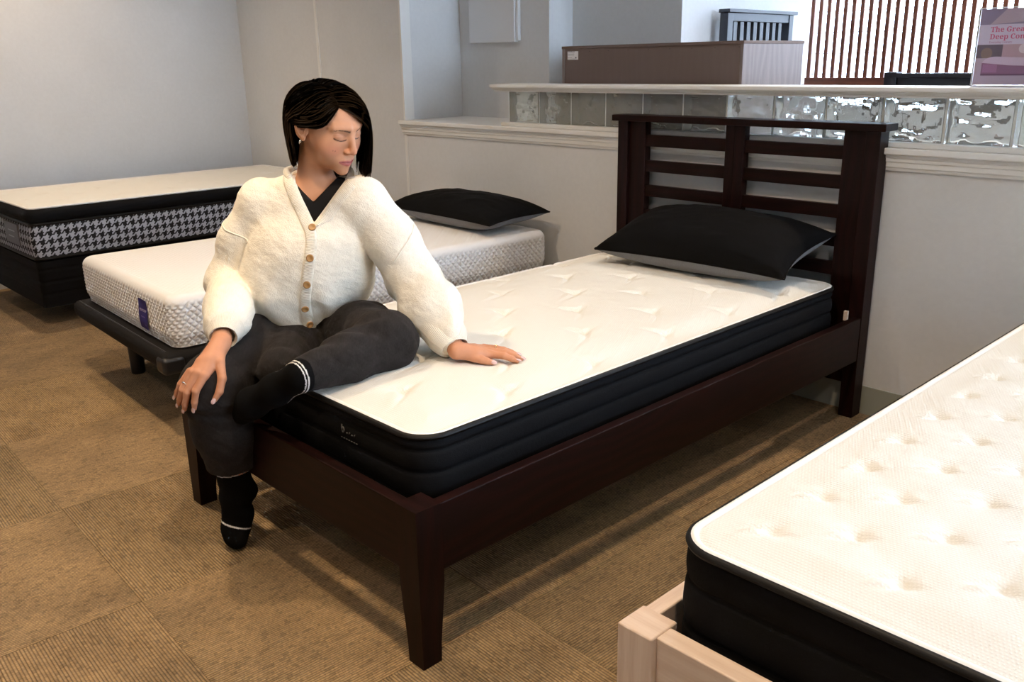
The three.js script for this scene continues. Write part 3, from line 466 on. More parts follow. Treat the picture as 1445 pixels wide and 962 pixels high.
{ // card sign in a clear holder on the partition cap
  const c = document.createElement('canvas'); c.width = 560; c.height = 448; const q = c.getContext('2d');
  q.fillStyle = '#a295ad'; q.fillRect(0, 0, 560, 448); q.fillStyle = '#8f83a0'; q.fillRect(0, 0, 560, 92); q.fillStyle = '#b7a4b5'; q.beginPath(); q.moveTo(60, 92); q.lineTo(150, 0); q.lineTo(560, 0); q.lineTo(560, 60); q.fill();
  q.fillStyle = '#cfc6dc'; q.fillRect(0, 92, 560, 118); q.fillStyle = '#c8527f'; q.font = 'bold 42px serif'; q.fillText('The Great', 66, 136); q.fillText('Deep Comfort', 66, 178); q.font = '16px serif'; q.fillStyle = '#a0628c'; q.fillText('Everyday Luxury', 66, 202);
  q.fillStyle = '#6b5f70'; q.fillRect(0, 210, 150, 80); q.fillStyle = '#8a766f'; q.beginPath(); q.arc(60, 262, 34, 0, 7); q.fill(); q.fillStyle = '#b89aa8'; q.fillRect(150, 210, 410, 90); q.fillStyle = '#d6c8d2'; q.beginPath(); q.arc(270, 236, 28, 0, 7); q.fill();
  q.fillStyle = '#b9a8ba'; q.fillRect(0, 290, 560, 158); q.fillStyle = '#8e6484'; q.fillRect(40, 318, 520, 70); q.fillStyle = '#cdb9cf'; q.beginPath(); q.moveTo(40, 318); q.quadraticCurveTo(60, 276, 140, 282); q.lineTo(560, 300); q.lineTo(560, 346); q.lineTo(200, 334); q.closePath(); q.fill(); q.fillStyle = '#a4749a'; q.fillRect(48, 326, 84, 50); q.fillStyle = '#6a4a66'; q.fillRect(40, 384, 520, 10);
  const tx = new THREE.CanvasTexture(c); tx.colorSpace = THREE.SRGBColorSpace;
  const t = thing('card_sign', 'pink printed card sign in a clear stand on the partition cap', 'sign', [0.213, 1.1215, -2.015], 0.0);
  const w = 0.28, h = 0.224; obj('card', [gridGeo(1, 1, (a, b) => [0.006 + a * (w - 0.012), 0.006 + b * (h - 0.010), 0, a, b])], std({ map: tx, roughness: 0.5, side: THREE.DoubleSide }), t);
  const ac = phys({ color: 0xffffff, transmission: 1, thickness: 0, roughness: 0.05 }); obj('clear_cover', gridGeo(1, 1, (a, b) => [a * w, b * h, 0.002]), ac, t);
  obj('stand_edge', [bx(0, 0.005, 0, h, -0.002, 0.002, 0), bx(w - 0.005, w, 0, h, -0.002, 0.002, 0), bx(0, w, 0, 0.004, -0.04, 0.002, 0), bx(0, w, h - 0.003, h, -0.002, 0.002, 0)], std({ color: lin(0.7, 0.72, 0.76), roughness: 0.2 }), t);
}
// ---------------------------------------------------------------- the seated woman
// signed distances, joined smoothly and meshed with surface nets
const V = (a) => new THREE.Vector3(...a);
const smin = (a, b, k) => { const h = clamp(0.5 + 0.5 * (b - a) / k, 0, 1); return lerp(b, a, h) - k * h * (1 - h); };
const smax = (a, b, k) => -smin(-a, -b, k);
function cap(x, y, z, a, b, ra, rb) { const bx_ = b[0] - a[0], by = b[1] - a[1], bz = b[2] - a[2], px = x - a[0], py = y - a[1], pz = z - a[2]; const t = clamp((px * bx_ + py * by + pz * bz) / (bx_ * bx_ + by * by + bz * bz), 0, 1); return Math.hypot(px - bx_ * t, py - by * t, pz - bz * t) - lerp(ra, rb, t); }
function chain(x, y, z, pts, k = 0.01) { let d = 1e9; for (let i = 0; i + 1 < pts.length; i++) d = smin(d, cap(x, y, z, pts[i], pts[i + 1], pts[i][3], pts[i + 1][3]), k); return d; }
const ell = (x, y, z, cx, cy, cz, rx, ry, rz) => { const a = (x - cx) / rx, b = (y - cy) / ry, c = (z - cz) / rz, k0 = Math.hypot(a, b, c), k1 = Math.hypot(a / rx, b / ry, c / rz); return k1 < 1e-9 ? -Math.min(rx, ry, rz) : k0 * (k0 - 1) / k1; };
const sph = (x, y, z, c, r) => Math.hypot(x - c[0], y - c[1], z - c[2]) - r;
function nets(sdf, lo, hi, cell, color) {
  const n = [0, 1, 2].map((k) => Math.ceil((hi[k] - lo[k]) / cell) + 2), [nx, ny, nz] = n, F = new Float32Array(nx * ny * nz).fill(1), B = 6, at = (i, j, k) => (k * ny + j) * nx + i;
  for (let K = 0; K < nz; K += B) for (let J = 0; J < ny; J += B) for (let I = 0; I < nx; I += B) {
    const c = sdf(lo[0] + (I + B / 2) * cell, lo[1] + (J + B / 2) * cell, lo[2] + (K + B / 2) * cell), far = Math.abs(c) > B * cell * 1.9;
    for (let k = K; k < Math.min(K + B, nz); k++) for (let j = J; j < Math.min(J + B, ny); j++) for (let i = I; i < Math.min(I + B, nx); i++) F[at(i, j, k)] = far ? c : sdf(lo[0] + i * cell, lo[1] + j * cell, lo[2] + k * cell);
  }
  const id = new Int32Array(nx * ny * nz).fill(-1), P = [], N = [], Cc = [], I = [];
  const C8 = [[0, 0, 0], [1, 0, 0], [0, 1, 0], [1, 1, 0], [0, 0, 1], [1, 0, 1], [0, 1, 1], [1, 1, 1]], E12 = [[0, 1], [2, 3], [4, 5], [6, 7], [0, 2], [1, 3], [4, 6], [5, 7], [0, 4], [1, 5], [2, 6], [3, 7]];
  const v = new Float32Array(8);
  for (let k = 0; k < nz - 1; k++) for (let j = 0; j < ny - 1; j++) for (let i = 0; i < nx - 1; i++) {
    let m = 0; for (let q = 0; q < 8; q++) { const c = C8[q]; v[q] = F[at(i + c[0], j + c[1], k + c[2])]; if (v[q] < 0) m |= 1 << q; } if (m === 0 || m === 255) continue;
    let x = 0, y = 0, z = 0, cnt = 0; for (const [a, b] of E12) { if ((v[a] < 0) === (v[b] < 0)) continue; const t = v[a] / (v[a] - v[b]), ca = C8[a], cb = C8[b]; x += lerp(ca[0], cb[0], t); y += lerp(ca[1], cb[1], t); z += lerp(ca[2], cb[2], t); cnt++; }
    const X = lo[0] + (i + x / cnt) * cell, Y = lo[1] + (j + y / cnt) * cell, Z = lo[2] + (k + z / cnt) * cell; id[at(i, j, k)] = P.length / 3; P.push(X, Y, Z);
    const e = cell * 0.6, gx = sdf(X + e, Y, Z) - sdf(X - e, Y, Z), gy = sdf(X, Y + e, Z) - sdf(X, Y - e, Z), gz = sdf(X, Y, Z + e) - sdf(X, Y, Z - e), l = Math.hypot(gx, gy, gz) || 1; N.push(gx / l, gy / l, gz / l);
    if (color) { const c = color(X, Y, Z, [gx / l, gy / l, gz / l]); Cc.push(c[0], c[1], c[2]); }
  }
  const quad = (a, b, c, d, f) => { if (a < 0 || b < 0 || c < 0 || d < 0) return; if (f) I.push(a, b, c, a, c, d); else I.push(a, c, b, a, d, c); };
  for (let k = 1; k < nz - 1; k++) for (let j = 1; j < ny - 1; j++) for (let i = 1; i < nx - 1; i++) {
    const s = F[at(i, j, k)] < 0;
    if (s !== F[at(i + 1, j, k)] < 0) quad(id[at(i, j - 1, k - 1)], id[at(i, j, k - 1)], id[at(i, j, k)], id[at(i, j - 1, k)], s);
    if (s !== F[at(i, j + 1, k)] < 0) quad(id[at(i - 1, j, k - 1)], id[at(i - 1, j, k)], id[at(i, j, k)], id[at(i, j, k - 1)], s);
    if (s !== F[at(i, j, k + 1)] < 0) quad(id[at(i - 1, j - 1, k)], id[at(i, j - 1, k)], id[at(i, j, k)], id[at(i - 1, j, k)], s);
  }
  const g = new THREE.BufferGeometry(); g.setAttribute('position', new THREE.Float32BufferAttribute(P, 3)); g.setAttribute('normal', new THREE.Float32BufferAttribute(N, 3)); if (color) g.setAttribute('color', new THREE.Float32BufferAttribute(Cc, 3)); g.setIndex(I); return g;
}
// cloth uv in metres: around the body and up
function clothUV(g, cx, cz) { const p = g.attributes.position, uv = new Float32Array(p.count * 2); for (let i = 0; i < p.count; i++) { uv[2 * i] = p.getX(i) * 0.68 - p.getZ(i) * 0.733; uv[2 * i + 1] = p.getY(i); } g.setAttribute('uv', new THREE.BufferAttribute(uv, 2)); return g; }

const J = {
  pelvis: [-0.8937, 0.547, -0.2969], waist: [-0.8506, 0.6412, -0.2939], chest: [-0.8065, 0.7744, -0.3022], neck: [-0.7971, 0.9122, -0.3141],
  shR: [-0.91, 0.8698, -0.2141], shL: [-0.6736, 0.8752, -0.3967], elR: [-0.9755, 0.653, -0.1377], elL: [-0.5769, 0.6694, -0.4728], wrR: [-0.7437, 0.5572, 0.0198], wrL: [-0.3839, 0.5108, -0.4664],
  hipR: [-0.9201, 0.5186, -0.2105], hipL: [-0.827, 0.5013, -0.3766], knR: [-0.7033, 0.4742, 0.0685], knL: [-0.4878, 0.5499, -0.299], anR: [-0.7483, 0.2165, 0.0205], anL: [-0.4572, 0.5353, -0.0355], head: [-0.7220, 1.0740, -0.3250],
};
const LV = [0.66, 0, -0.751], FV = [0.751, 0, 0.66];   // her left, and the way her chest faces
const at3 = (p, l, u, f) => [p[0] + LV[0] * l + FV[0] * f, p[1] + u, p[2] + LV[2] * l + FV[2] * f];
// torso: stack of ellipses along the spine [joint, half width, half depth]
const stackTables = new Map();
function stackTable(S) { // smooth curves through centre x, z and the two half axes, sampled by height
  const n = S.length, Y = S.map((q) => q[0][1]), cols = [S.map((q) => q[0][0]), S.map((q) => q[0][2]), S.map((q) => q[1]), S.map((q) => q[2])], N = 240, T = new Float32Array((N + 1) * 4);
  cols.forEach((v, c) => { const m = v.map((_, i) => i === 0 ? (v[1] - v[0]) / (Y[1] - Y[0]) : i === n - 1 ? (v[n - 1] - v[n - 2]) / (Y[n - 1] - Y[n - 2]) : (v[i + 1] - v[i - 1]) / (Y[i + 1] - Y[i - 1]));
    for (let k = 0; k <= N; k++) { const y = lerp(Y[0], Y[n - 1], k / N); let i = 0; while (i < n - 2 && y > Y[i + 1]) i++; const h = Y[i + 1] - Y[i], t = (y - Y[i]) / h, t2 = t * t, t3 = t2 * t; T[k * 4 + c] = v[i] * (2 * t3 - 3 * t2 + 1) + m[i] * h * (t3 - 2 * t2 + t) + v[i + 1] * (3 * t2 - 2 * t3) + m[i + 1] * h * (t3 - t2); } });
  return { T, N, y0: Y[0], y1: Y[n - 1] };
}
function stack(x, y, z, S, grow) {
  let tb = stackTables.get(S); if (!tb) stackTables.set(S, tb = stackTable(S));
  const q = clamp((y - tb.y0) / (tb.y1 - tb.y0), 0, 1) * tb.N, i = Math.min(tb.N - 1, Math.floor(q)), t = q - i, T = tb.T, g = (c) => lerp(T[i * 4 + c], T[i * 4 + 4 + c], t);
  const dx = x - g(0), dz = z - g(1), A = g(2) + grow, Bb = g(3) + grow, u = dx * LV[0] + dz * LV[2], f = dx * FV[0] + dz * FV[2]; const k0 = Math.hypot(u / A, f / Bb), k1 = Math.hypot(u / (A * A), f / (Bb * Bb)); const d = k1 < 1e-9 ? -Math.min(A, Bb) : k0 * (k0 - 1) / k1;
  return smax(d, Math.max(y - tb.y1 - grow, tb.y0 - grow - y), 0.03);
}
const spine = [[at3(J.pelvis, 0, -0.05, 0), 0.155, 0.10], [J.pelvis, 0.150, 0.105], [J.waist, 0.125, 0.092], [J.chest, 0.142, 0.098], [at3(J.neck, 0, -0.045, -0.01), 0.135, 0.07], [at3(J.neck, 0, 0.0, -0.01), 0.06, 0.052]];
function torsoSkin(x, y, z) { let d = stack(x, y, z, spine, 0); d = smin(d, cap(x, y, z, J.shR, J.shL, 0.05, 0.05), 0.05); return d; }

// ---- head, in its own frame: x to her left, y up, z out of the face
const HEAD = new THREE.Matrix4(), HEADI = new THREE.Matrix4();
{
  const yaw = 55 * D2R, pit = 21 * D2R, rol = 3 * D2R, r = new THREE.Vector3(0.689, 0, -0.725), c = new THREE.Vector3(0.725, 0, 0.689), up = new THREE.Vector3(0, 1, 0);
  const f0 = r.clone().multiplyScalar(Math.sin(yaw)).addScaledVector(c, Math.cos(yaw)), F = f0.clone().multiplyScalar(Math.cos(pit)).addScaledVector(up, -Math.sin(pit)).normalize();
  let X = new THREE.Vector3().crossVectors(up, F).normalize(); const Y = new THREE.Vector3().crossVectors(F, X).normalize(); const q = new THREE.Quaternion().setFromAxisAngle(F, rol); X.applyQuaternion(q); Y.applyQuaternion(q);
  HEAD.makeBasis(X, Y, F).scale(new THREE.Vector3(0.97, 0.97, 0.97)).setPosition(...J.head); HEADI.copy(HEAD).invert();
}
const gdir = new THREE.Vector3(0, -1, 0).transformDirection(HEADI).toArray();   // straight down in the head's frame
const hl = (p) => V(p).applyMatrix4(HEADI).toArray(), hw = (p) => V(p).applyMatrix4(HEAD).toArray();
const neckL = hl(at3(J.neck, 0, -0.01, -0.012));
const lipCurve = [[-0.0262, -0.0672, 0.0750], [-0.012, -0.0665, 0.0885], [0, -0.0672, 0.0925], [0.012, -0.0665, 0.0885], [0.0262, -0.0672, 0.0750]];
function headSDF(x, y, z) {
  const ax = Math.abs(x);
  let d = ell(x, y, z, 0, 0.018, -0.014, 0.0735, 0.073, 0.094);
  d = smin(d, ell(x, y, z, 0, -0.020, 0.028, 0.0615, 0.082, 0.062), 0.03);
  d = smin(d, ell(x, y, z, 0, -0.068, 0.034, 0.043, 0.037, 0.053), 0.025);
  d = smin(d, ell(ax, y, z, 0.040, -0.036, 0.050, 0.025, 0.027, 0.024), 0.024);
  d = smin(d, ell(x, y, z, 0, -0.097, 0.076, 0.017, 0.015, 0.015), 0.018);
  d = smin(d, cap(ax, y, z, [0.010, 0.0215, 0.0835], [0.044, 0.021, 0.066], 0.0085, 0.008), 0.014);          // brow
  d = smax(d, -ell(ax, y, z, 0.0315, 0.0015, 0.099, 0.0185, 0.0125, 0.017), 0.010);                            // socket
  d = smin(d, ell(ax, y, z, 0.0315, -0.0005, 0.0715, 0.0145, 0.0115, 0.0128), 0.004);                          // lid over the eye
  d = smin(d, cap(x, y, z, [0, 0.012, 0.0855], [0, -0.0300, 0.1030], 0.0062, 0.0088), 0.010);                  // nose
  d = smin(d, sph(x, y, z, [0, -0.0345, 0.1035], 0.0096), 0.006);
  d = smin(d, ell(ax, y, z, 0.0108, -0.0385, 0.0935, 0.0075, 0.0068, 0.0095), 0.005);
  d = smax(d, -ell(ax, y, z, 0.006, -0.0460, 0.0985, 0.0036, 0.0030, 0.0055), 0.003);
  d = smin(d, ell(x, y, z, 0, -0.068, 0.070, 0.030, 0.018, 0.0205), 0.014);                                    // mouth mound
  for (const s of [0, 1]) { const Q = lipCurve.map(([a, b, c], i) => [a, b + (s ? -0.0052 - (i === 2 ? 0.0014 : 0) : 0.0028), c - (s ? 0.0012 : 0), [0.0016, 0.0044, s ? 0.0058 : 0.0044, 0.0044, 0.0016][i]]); d = smin(d, chain(x, y, z, Q, 0.003), 0.0035); }
  d = smax(d, -chain(x, y, z, lipCurve.map(([a, b, c]) => [a, b - 0.0008, c + 0.0048, 0.0016]), 0.001), 0.0022);
  // ears
  const ey = y + 0.006, ez = z + 0.012, ca = Math.cos(0.22), sa = Math.sin(0.22), yy = ey * ca - ez * sa, zz = ey * sa + ez * ca;
  let e = ell(ax, yy, zz, 0.0785 - zz * 0.30, 0.002, 0, 0.0068, 0.0315, 0.0185); e = smax(e, -ell(ax, yy, zz, 0.0880 - zz * 0.30, 0.003, 0.003, 0.0110, 0.0215, 0.0115), 0.002); e = smin(e, ell(ax, yy, zz, 0.078, -0.026, 0.004, 0.005, 0.008, 0.008), 0.004);
  d = smin(d, e, 0.006);
  // neck
  d = smin(d, cap(x, y, z, [0, -0.045, -0.028], neckL, 0.045, 0.050), 0.022);
  return d;
}
const SKIN = [0.56, 0.275, 0.155];
function faceColour(x, y, z) {
  const ax = Math.abs(x); let c = [...SKIN]; const mixc = (q, t) => { c = c.map((v, i) => lerp(v, q[i], clamp(t, 0, 1))); };
  const n = noise(x * 90, y * 90, z * 90), m = fbm(x * 400, y * 400, z * 400); c = c.map((v, i) => v * (1 + 0.06 * (n - 0.5) + 0.08 * (m - 0.5)));
  if (z > 0.03) {
    mixc([0.60, 0.21, 0.125], 0.6 * Math.exp(-(((ax - 0.043) / 0.020) ** 2) - (((y + 0.036) / 0.017) ** 2)));           // cheeks
    mixc([0.60, 0.21, 0.125], 0.5 * Math.exp(-((x / 0.012) ** 2) - (((y + 0.040) / 0.012) ** 2)) * sstep(0.09, 0.10, z));
    // brow hairs
    { const t = (ax - 0.012) / 0.036, by = 0.0158 + 0.0062 * Math.sin(clamp(t, 0, 1) * 2.3) - 0.004 * clamp(t, 0, 1), w = lerp(0.0031, 0.0012, clamp(t, 0, 1)); if (t > -0.05 && t < 1.05) mixc([0.05, 0.026, 0.018], 0.95 * (1 - sstep(w * 0.55, w * 1.15, Math.abs(y - by))) * (0.75 + 0.5 * (noise(ax * 1400, y * 500) - 0.3))); }
    // lashes on the lowered lid, and the lid crease
    { const t = (ax - 0.0315) / 0.0145, ly = -0.0058 - 0.0036 * (1 - t * t) + 0.0012 * t; if (Math.abs(t) < 1.1) { mixc([0.018, 0.010, 0.008], 0.98 * (1 - sstep(0.0010, 0.0023, Math.abs(y - ly)))); mixc([0.33, 0.16, 0.11], 0.5 * (1 - sstep(0.0005, 0.0013, Math.abs(y - (0.0072 - 0.004 * t * t))))); mixc([0.44, 0.19, 0.115], 0.35 * (y > ly && y < 0.007 ? 1 : 0)); } }
    // lips
    { const t = x / 0.0262; if (Math.abs(t) < 1 && y < -0.058 && y > -0.084) { const top = -0.0612 - 0.004 * t * t - 0.0012 * Math.exp(-((t / 0.14) ** 2)), bot = -0.0792 + 0.0088 * t * t; const e = Math.min(top - y, y - bot); mixc([0.46, 0.13, 0.12], sstep(-0.0006, 0.0012, e) * 0.9); const ml = -0.0690 - 0.001 * t * t * 0; mixc([0.16, 0.035, 0.035], 0.8 * (1 - sstep(0.0005, 0.0013, Math.abs(y - ml)))); } }
    for (const [mx, my] of [[-0.047, -0.036], [-0.041, -0.037]]) mixc([0.16, 0.07, 0.045], 0.8 * (1 - sstep(0.0008, 0.0016, Math.hypot(x - mx, y - my))));
  }
  return c;
}
// ---- hands: [wrist .. knuckle .. tip] chains
function handSDF(H) { return (x, y, z) => { let d = chain(x, y, z, H.palm[0], 0.008); for (let i = 1; i < H.palm.length; i++) d = smin(d, chain(x, y, z, H.palm[i], 0.006), 0.010); for (const f of H.fingers) { d = smin(d, chain(x, y, z, f, 0.003), 0.0045); } return d; }; }
const HR = { // right hand, resting on the knee
  palm: [[[-0.705, 0.580, 0.030, 0.023], [-0.668, 0.551, 0.072, 0.0185], [-0.6485, 0.5262, 0.108, 0.011]], [[-0.700, 0.577, 0.036, 0.020], [-0.672, 0.551, 0.086, 0.016], [-0.661, 0.5317, 0.1175, 0.011]], [[-0.702, 0.576, 0.042, 0.018], [-0.680, 0.548, 0.098, 0.014], [-0.6745, 0.5324, 0.1245, 0.010]]],
  fingers: [
    [[-0.6470, 0.5262, 0.1095, 0.0100], [-0.6487, 0.4940, 0.1340, 0.0086], [-0.6555, 0.4661, 0.1377, 0.0076], [-0.6620, 0.4480, 0.1372, 0.0058]],
    [[-0.6600, 0.5325, 0.1195, 0.0100], [-0.6675, 0.4900, 0.1470, 0.0086], [-0.6830, 0.4570, 0.1495, 0.0076], [-0.6960, 0.4390, 0.1475, 0.0058]],
    [[-0.6740, 0.5330, 0.1265, 0.0096], [-0.6822, 0.4925, 0.1518, 0.0082], [-0.7020, 0.4640, 0.1530, 0.0072], [-0.7150, 0.4490, 0.1520, 0.0056]],
    [[-0.6830, 0.5335, 0.1280, 0.0086], [-0.6950, 0.5040, 0.1490, 0.0072], [-0.7130, 0.4810, 0.1520, 0.0064], [-0.7250, 0.4670, 0.1530, 0.0050]],
    [[-0.690, 0.570, 0.045, 0.015], [-0.6500, 0.5470, 0.0670, 0.0118], [-0.6262, 0.5158, 0.0770, 0.0104], [-0.6214, 0.4877, 0.0894, 0.0090], [-0.6252, 0.4694, 0.1017, 0.0064]]],
};
const HL = { // left hand, flat on the mattress
  palm: [[[-0.365, 0.524, -0.425, 0.022], [-0.336, 0.513, -0.462, 0.0165], [-0.315, 0.508, -0.494, 0.0105]], [[-0.366, 0.523, -0.430, 0.020], [-0.345, 0.514, -0.470, 0.0155], [-0.330, 0.511, -0.503, 0.0105]], [[-0.370, 0.521, -0.436, 0.019], [-0.360, 0.513, -0.480, 0.0145], [-0.350, 0.511, -0.514, 0.0100]], [[-0.374, 0.519, -0.442, 0.017], [-0.372, 0.511, -0.490, 0.0130], [-0.371, 0.508, -0.522, 0.0090]]],
  fingers: [
    [[-0.3145, 0.5085, -0.495, 0.0098], [-0.283, 0.507, -0.512, 0.0084], [-0.268, 0.500, -0.524, 0.0074], [-0.257, 0.4945, -0.533, 0.0056]],
    [[-0.3295, 0.5115, -0.504, 0.0098], [-0.291, 0.511, -0.526, 0.0084], [-0.273, 0.503, -0.540, 0.0074], [-0.261, 0.4945, -0.552, 0.0056]],
    [[-0.3495, 0.5115, -0.516, 0.0094], [-0.315, 0.510, -0.540, 0.0080], [-0.303, 0.502, -0.556, 0.0071], [-0.294, 0.4945, -0.569, 0.0054]],
    [[-0.3720, 0.5080, -0.525, 0.0084], [-0.354, 0.504, -0.551, 0.0072], [-0.346, 0.499, -0.565, 0.0063], [-0.340, 0.494, -0.577, 0.0050]],
    [[-0.352, 0.516, -0.440, 0.0150], [-0.330, 0.5065, -0.452, 0.0112], [-0.313, 0.502, -0.463, 0.0100], [-0.302, 0.4985, -0.472, 0.0088], [-0.291, 0.4955, -0.481, 0.0064]]],
};
const woman = thing('person', 'woman in a cream cardigan and dark trousers seated on the corner of the dark-framed bed', 'person', [-0.80, 0, -0.20]);
const wadd = (name, geo, mat, parent = woman) => { geo.translate(0.80, 0, 0.20); return obj(name, geo, mat, parent); };
const skinMat = phys({ vertexColors: true, roughness: 0.5, specularIntensity: 0.5, sheen: 0.15, sheenRoughness: 0.6 });
{ // body: one skin from head to toe; head and hands on finer grids of their own
  const bodySDF = (x, y, z) => {
    let d = torsoSkin(x, y, z);
    d = smin(d, cap(x, y, z, at3(J.neck, 0, -0.03, -0.012), hw([0, -0.06, -0.028]), 0.049, 0.042), 0.025);
    d = smin(d, chain(x, y, z, [[...J.shR, 0.045], [...J.elR, 0.036], [-0.703, 0.579, 0.034, 0.024]], 0.02), 0.03); d = smin(d, chain(x, y, z, [[...J.shL, 0.045], [...J.elL, 0.036], [-0.367, 0.523, -0.428, 0.023]], 0.02), 0.03);
    d = smin(d, chain(x, y, z, [[...J.hipR, 0.075], [...J.knR, 0.050], [...J.anR, 0.032], [-0.762, 0.10, 0.012, 0.022], [-0.757, 0.04, 0.024, 0.014]], 0.03), 0.04); d = smin(d, chain(x, y, z, [[...J.hipL, 0.075], [...J.knL, 0.050], [...J.anL, 0.030], [-0.56, 0.475, 0.008, 0.020], [-0.60, 0.445, 0.022, 0.014]], 0.03), 0.04);
    return d;
  };
  const tone = (x, y, z) => { const n = noise(x * 60, y * 60, z * 60), m = fbm(x * 380, y * 380, z * 380); return SKIN.map((v) => v * (1 + 0.06 * (n - 0.5) + 0.08 * (m - 0.5))); };
  const hand = (x, y, z) => { const c = tone(x, y, z); return [c[0] * 1.0, c[1] * 0.93, c[2] * 0.92]; };
  const parts = [nets(bodySDF, [-1.12, 0.0, -0.6], [-0.32, 1.02, 0.2], 0.009, tone)];
  const hg = nets(headSDF, [-0.1, -0.19, -0.13], [0.1, 0.14, 0.13], 0.0017, faceColour); hg.applyMatrix4(HEAD); parts.push(hg);
  parts.push(nets(handSDF(HR), [-0.75, 0.42, 0.0], [-0.6, 0.62, 0.18], 0.0022, hand)); parts.push(nets(handSDF(HL), [-0.41, 0.475, -0.6], [-0.24, 0.56, -0.39], 0.0022, hand));
  const body = wadd('body', mergeGeometries(parts), skinMat);
  // nails, rings, earring
  const nailMat = phys({ color: lin(0.66, 0.44, 0.42), roughness: 0.15, clearcoat: 1 }), nail = (a, b, up, r, len) => { const A = V(a), B = V(b), d = B.clone().sub(A).normalize(), u = V(up).addScaledVector(d, -V(up).dot(d)).normalize(), s = new THREE.Vector3().crossVectors(u, d); const g = new THREE.SphereGeometry(1, 12, 8); g.scale(r * 0.80, r * 0.32, len); g.applyMatrix4(new THREE.Matrix4().makeBasis(s, u, d).setPosition(B.clone().addScaledVector(u, r * 0.80).addScaledVector(d, len * 0.35))); return g; };
  HR.fingers.forEach((f, i) => { const a = f[f.length - 2], b = f[f.length - 1]; wadd('fingernail', nail(a.slice(0, 3), b.slice(0, 3), i === 4 ? [0.75, 0.4, 0.45] : [0.55, 0.3, 0.75], b[3] + 0.0006, 0.0085), nailMat, body); });
  HL.fingers.forEach((f, i) => { const a = f[f.length - 2], b = f[f.length - 1]; wadd('fingernail', nail(a.slice(0, 3), b.slice(0, 3), i === 4 ? [0.5, 0.5, 0.65] : [0.1, 1, 0.15], b[3] + 0.0006, 0.0080), nailMat, body); });
  const silver = std({ color: lin(0.75, 0.74, 0.72), metalness: 1, roughness: 0.2 }), gold = std({ color: lin(0.8, 0.58, 0.34), metalness: 1, roughness: 0.2 });
  const ring = (f, t, mat, name) => { const A = V(f[0].slice(0, 3)), B = V(f[1].slice(0, 3)), d = B.clone().sub(A).normalize(), p = A.clone().lerp(B, t), r = lerp(f[0][3], f[1][3], t) + 0.0004; const g = new THREE.TorusGeometry(r, 0.0012, 8, 28), q = new THREE.Quaternion().setFromUnitVectors(new THREE.Vector3(0, 0, 1), d); g.applyQuaternion(q); g.translate(p.x, p.y, p.z); const st = new THREE.OctahedronGeometry(0.0028, 1); const up = mat === gold ? new THREE.Vector3(0, 1, 0) : new THREE.Vector3(0.5, 0.5, 0.7).normalize(); st.translate(p.x + up.x * (r + 0.001), p.y + up.y * (r + 0.001), p.z + up.z * (r + 0.001)); wadd(name, merge([g, st]), mat, body); };
  ring(HR.fingers[2], 0.62, silver, 'finger_ring'); ring(HL.fingers[2], 0.55, gold, 'finger_ring');
  const er = new THREE.TorusGeometry(0.0055, 0.0014, 8, 24); er.rotateY(0.5); er.translate(-0.0835, -0.040, -0.004); er.applyMatrix4(HEAD); wadd('earring', er, silver, body);
}
// ---- clothes
const foldN = (x, y, z, s) => fbm(x * s, y * s, z * s) - 0.5;
const blackTopSDF = (x, y, z) => { let d = torsoSkin(x, y, z) - 0.006; const dx = x - J.neck[0], dz = z - J.neck[2], u = dx * LV[0] + dz * LV[2], f = dx * FV[0] + dz * FV[2]; const line = y - (0.880 + 0.95 * Math.abs(u - 0.010) - 0.35 * (f < 0 ? -f * 0 : 0)); return smax(d, line, 0.004); };
{ const g = clothUV(nets(blackTopSDF, [-1.08, 0.62, -0.52], [-0.54, 0.98, -0.08], 0.0045)); wadd('black_top', g, phys({ color: lin(0.012, 0.0105, 0.0105), roughness: 0.85, specularIntensity: 0.3 })); }

const cSpine = [[at3(J.pelvis, 0.0, -0.035, 0.012), 0.170, 0.130], [at3(J.pelvis, 0.0, 0.03, 0.02), 0.192, 0.146], [at3(J.waist, 0.0, 0, 0.018), 0.190, 0.146], [at3(J.chest, 0.002, 0, 0.008), 0.172, 0.128], [at3(J.neck, 0.004, -0.045, -0.012), 0.150, 0.094], [at3(J.neck, 0.0, 0.022, -0.018), 0.078, 0.070]];
const wristR = [-0.722, 0.594, 0.010], wristL = [-0.398, 0.533, -0.430];
const sleeveR = [[...at3(J.shR, 0.005, -0.005, 0), 0.064], [...at3(lerp3(J.shR, J.elR, 0.5), -0.004, 0, 0), 0.062], [...J.elR, 0.060], [...lerp3(J.elR, wristR, 0.55), 0.060], [...lerp3(J.elR, wristR, 0.82), 0.054]];
const sleeveL = [[...at3(J.shL, -0.008, -0.005, 0), 0.064], [...lerp3(J.shL, J.elL, 0.5), 0.066], [...at3(J.elL, -0.006, -0.005, 0), 0.070], [...lerp3(J.elL, wristL, 0.5), 0.075], [...lerp3(J.elL, wristL, 0.80), 0.062]];
function lerp3(a, b, t) { return [lerp(a[0], b[0], t), lerp(a[1], b[1], t), lerp(a[2], b[2], t)]; }
function cardiganSolid(x, y, z) {
  let d = stack(x, y, z, cSpine, 0);
  d = smin(d, cap(x, y, z, at3(J.shR, 0.02, -0.004, -0.005), at3(J.shL, -0.02, -0.004, -0.005), 0.062, 0.062), 0.045);
  const a = chain(x, y, z, sleeveR, 0.03), b = chain(x, y, z, sleeveL, 0.03);
  const ks = lerp(0.006, 0.03, sstep(0.73, 0.85, y)); d = smin(d, a, ks); d = smin(d, b, ks);
  // folds: soft large ones, and pulls across the sleeves and above the hem
  let w = 0.012 * foldN(x, y * 0.8, z, 9) + 0.006 * foldN(x + y * 0.6, y * 1.4, z - y * 0.5, 21);
  const low = sstep(0.70, 0.58, y); w += low * 0.008 * Math.sin((x - z) * 38 + 6 * noise(x * 8, y * 8, z * 8));
  return d + w;
}
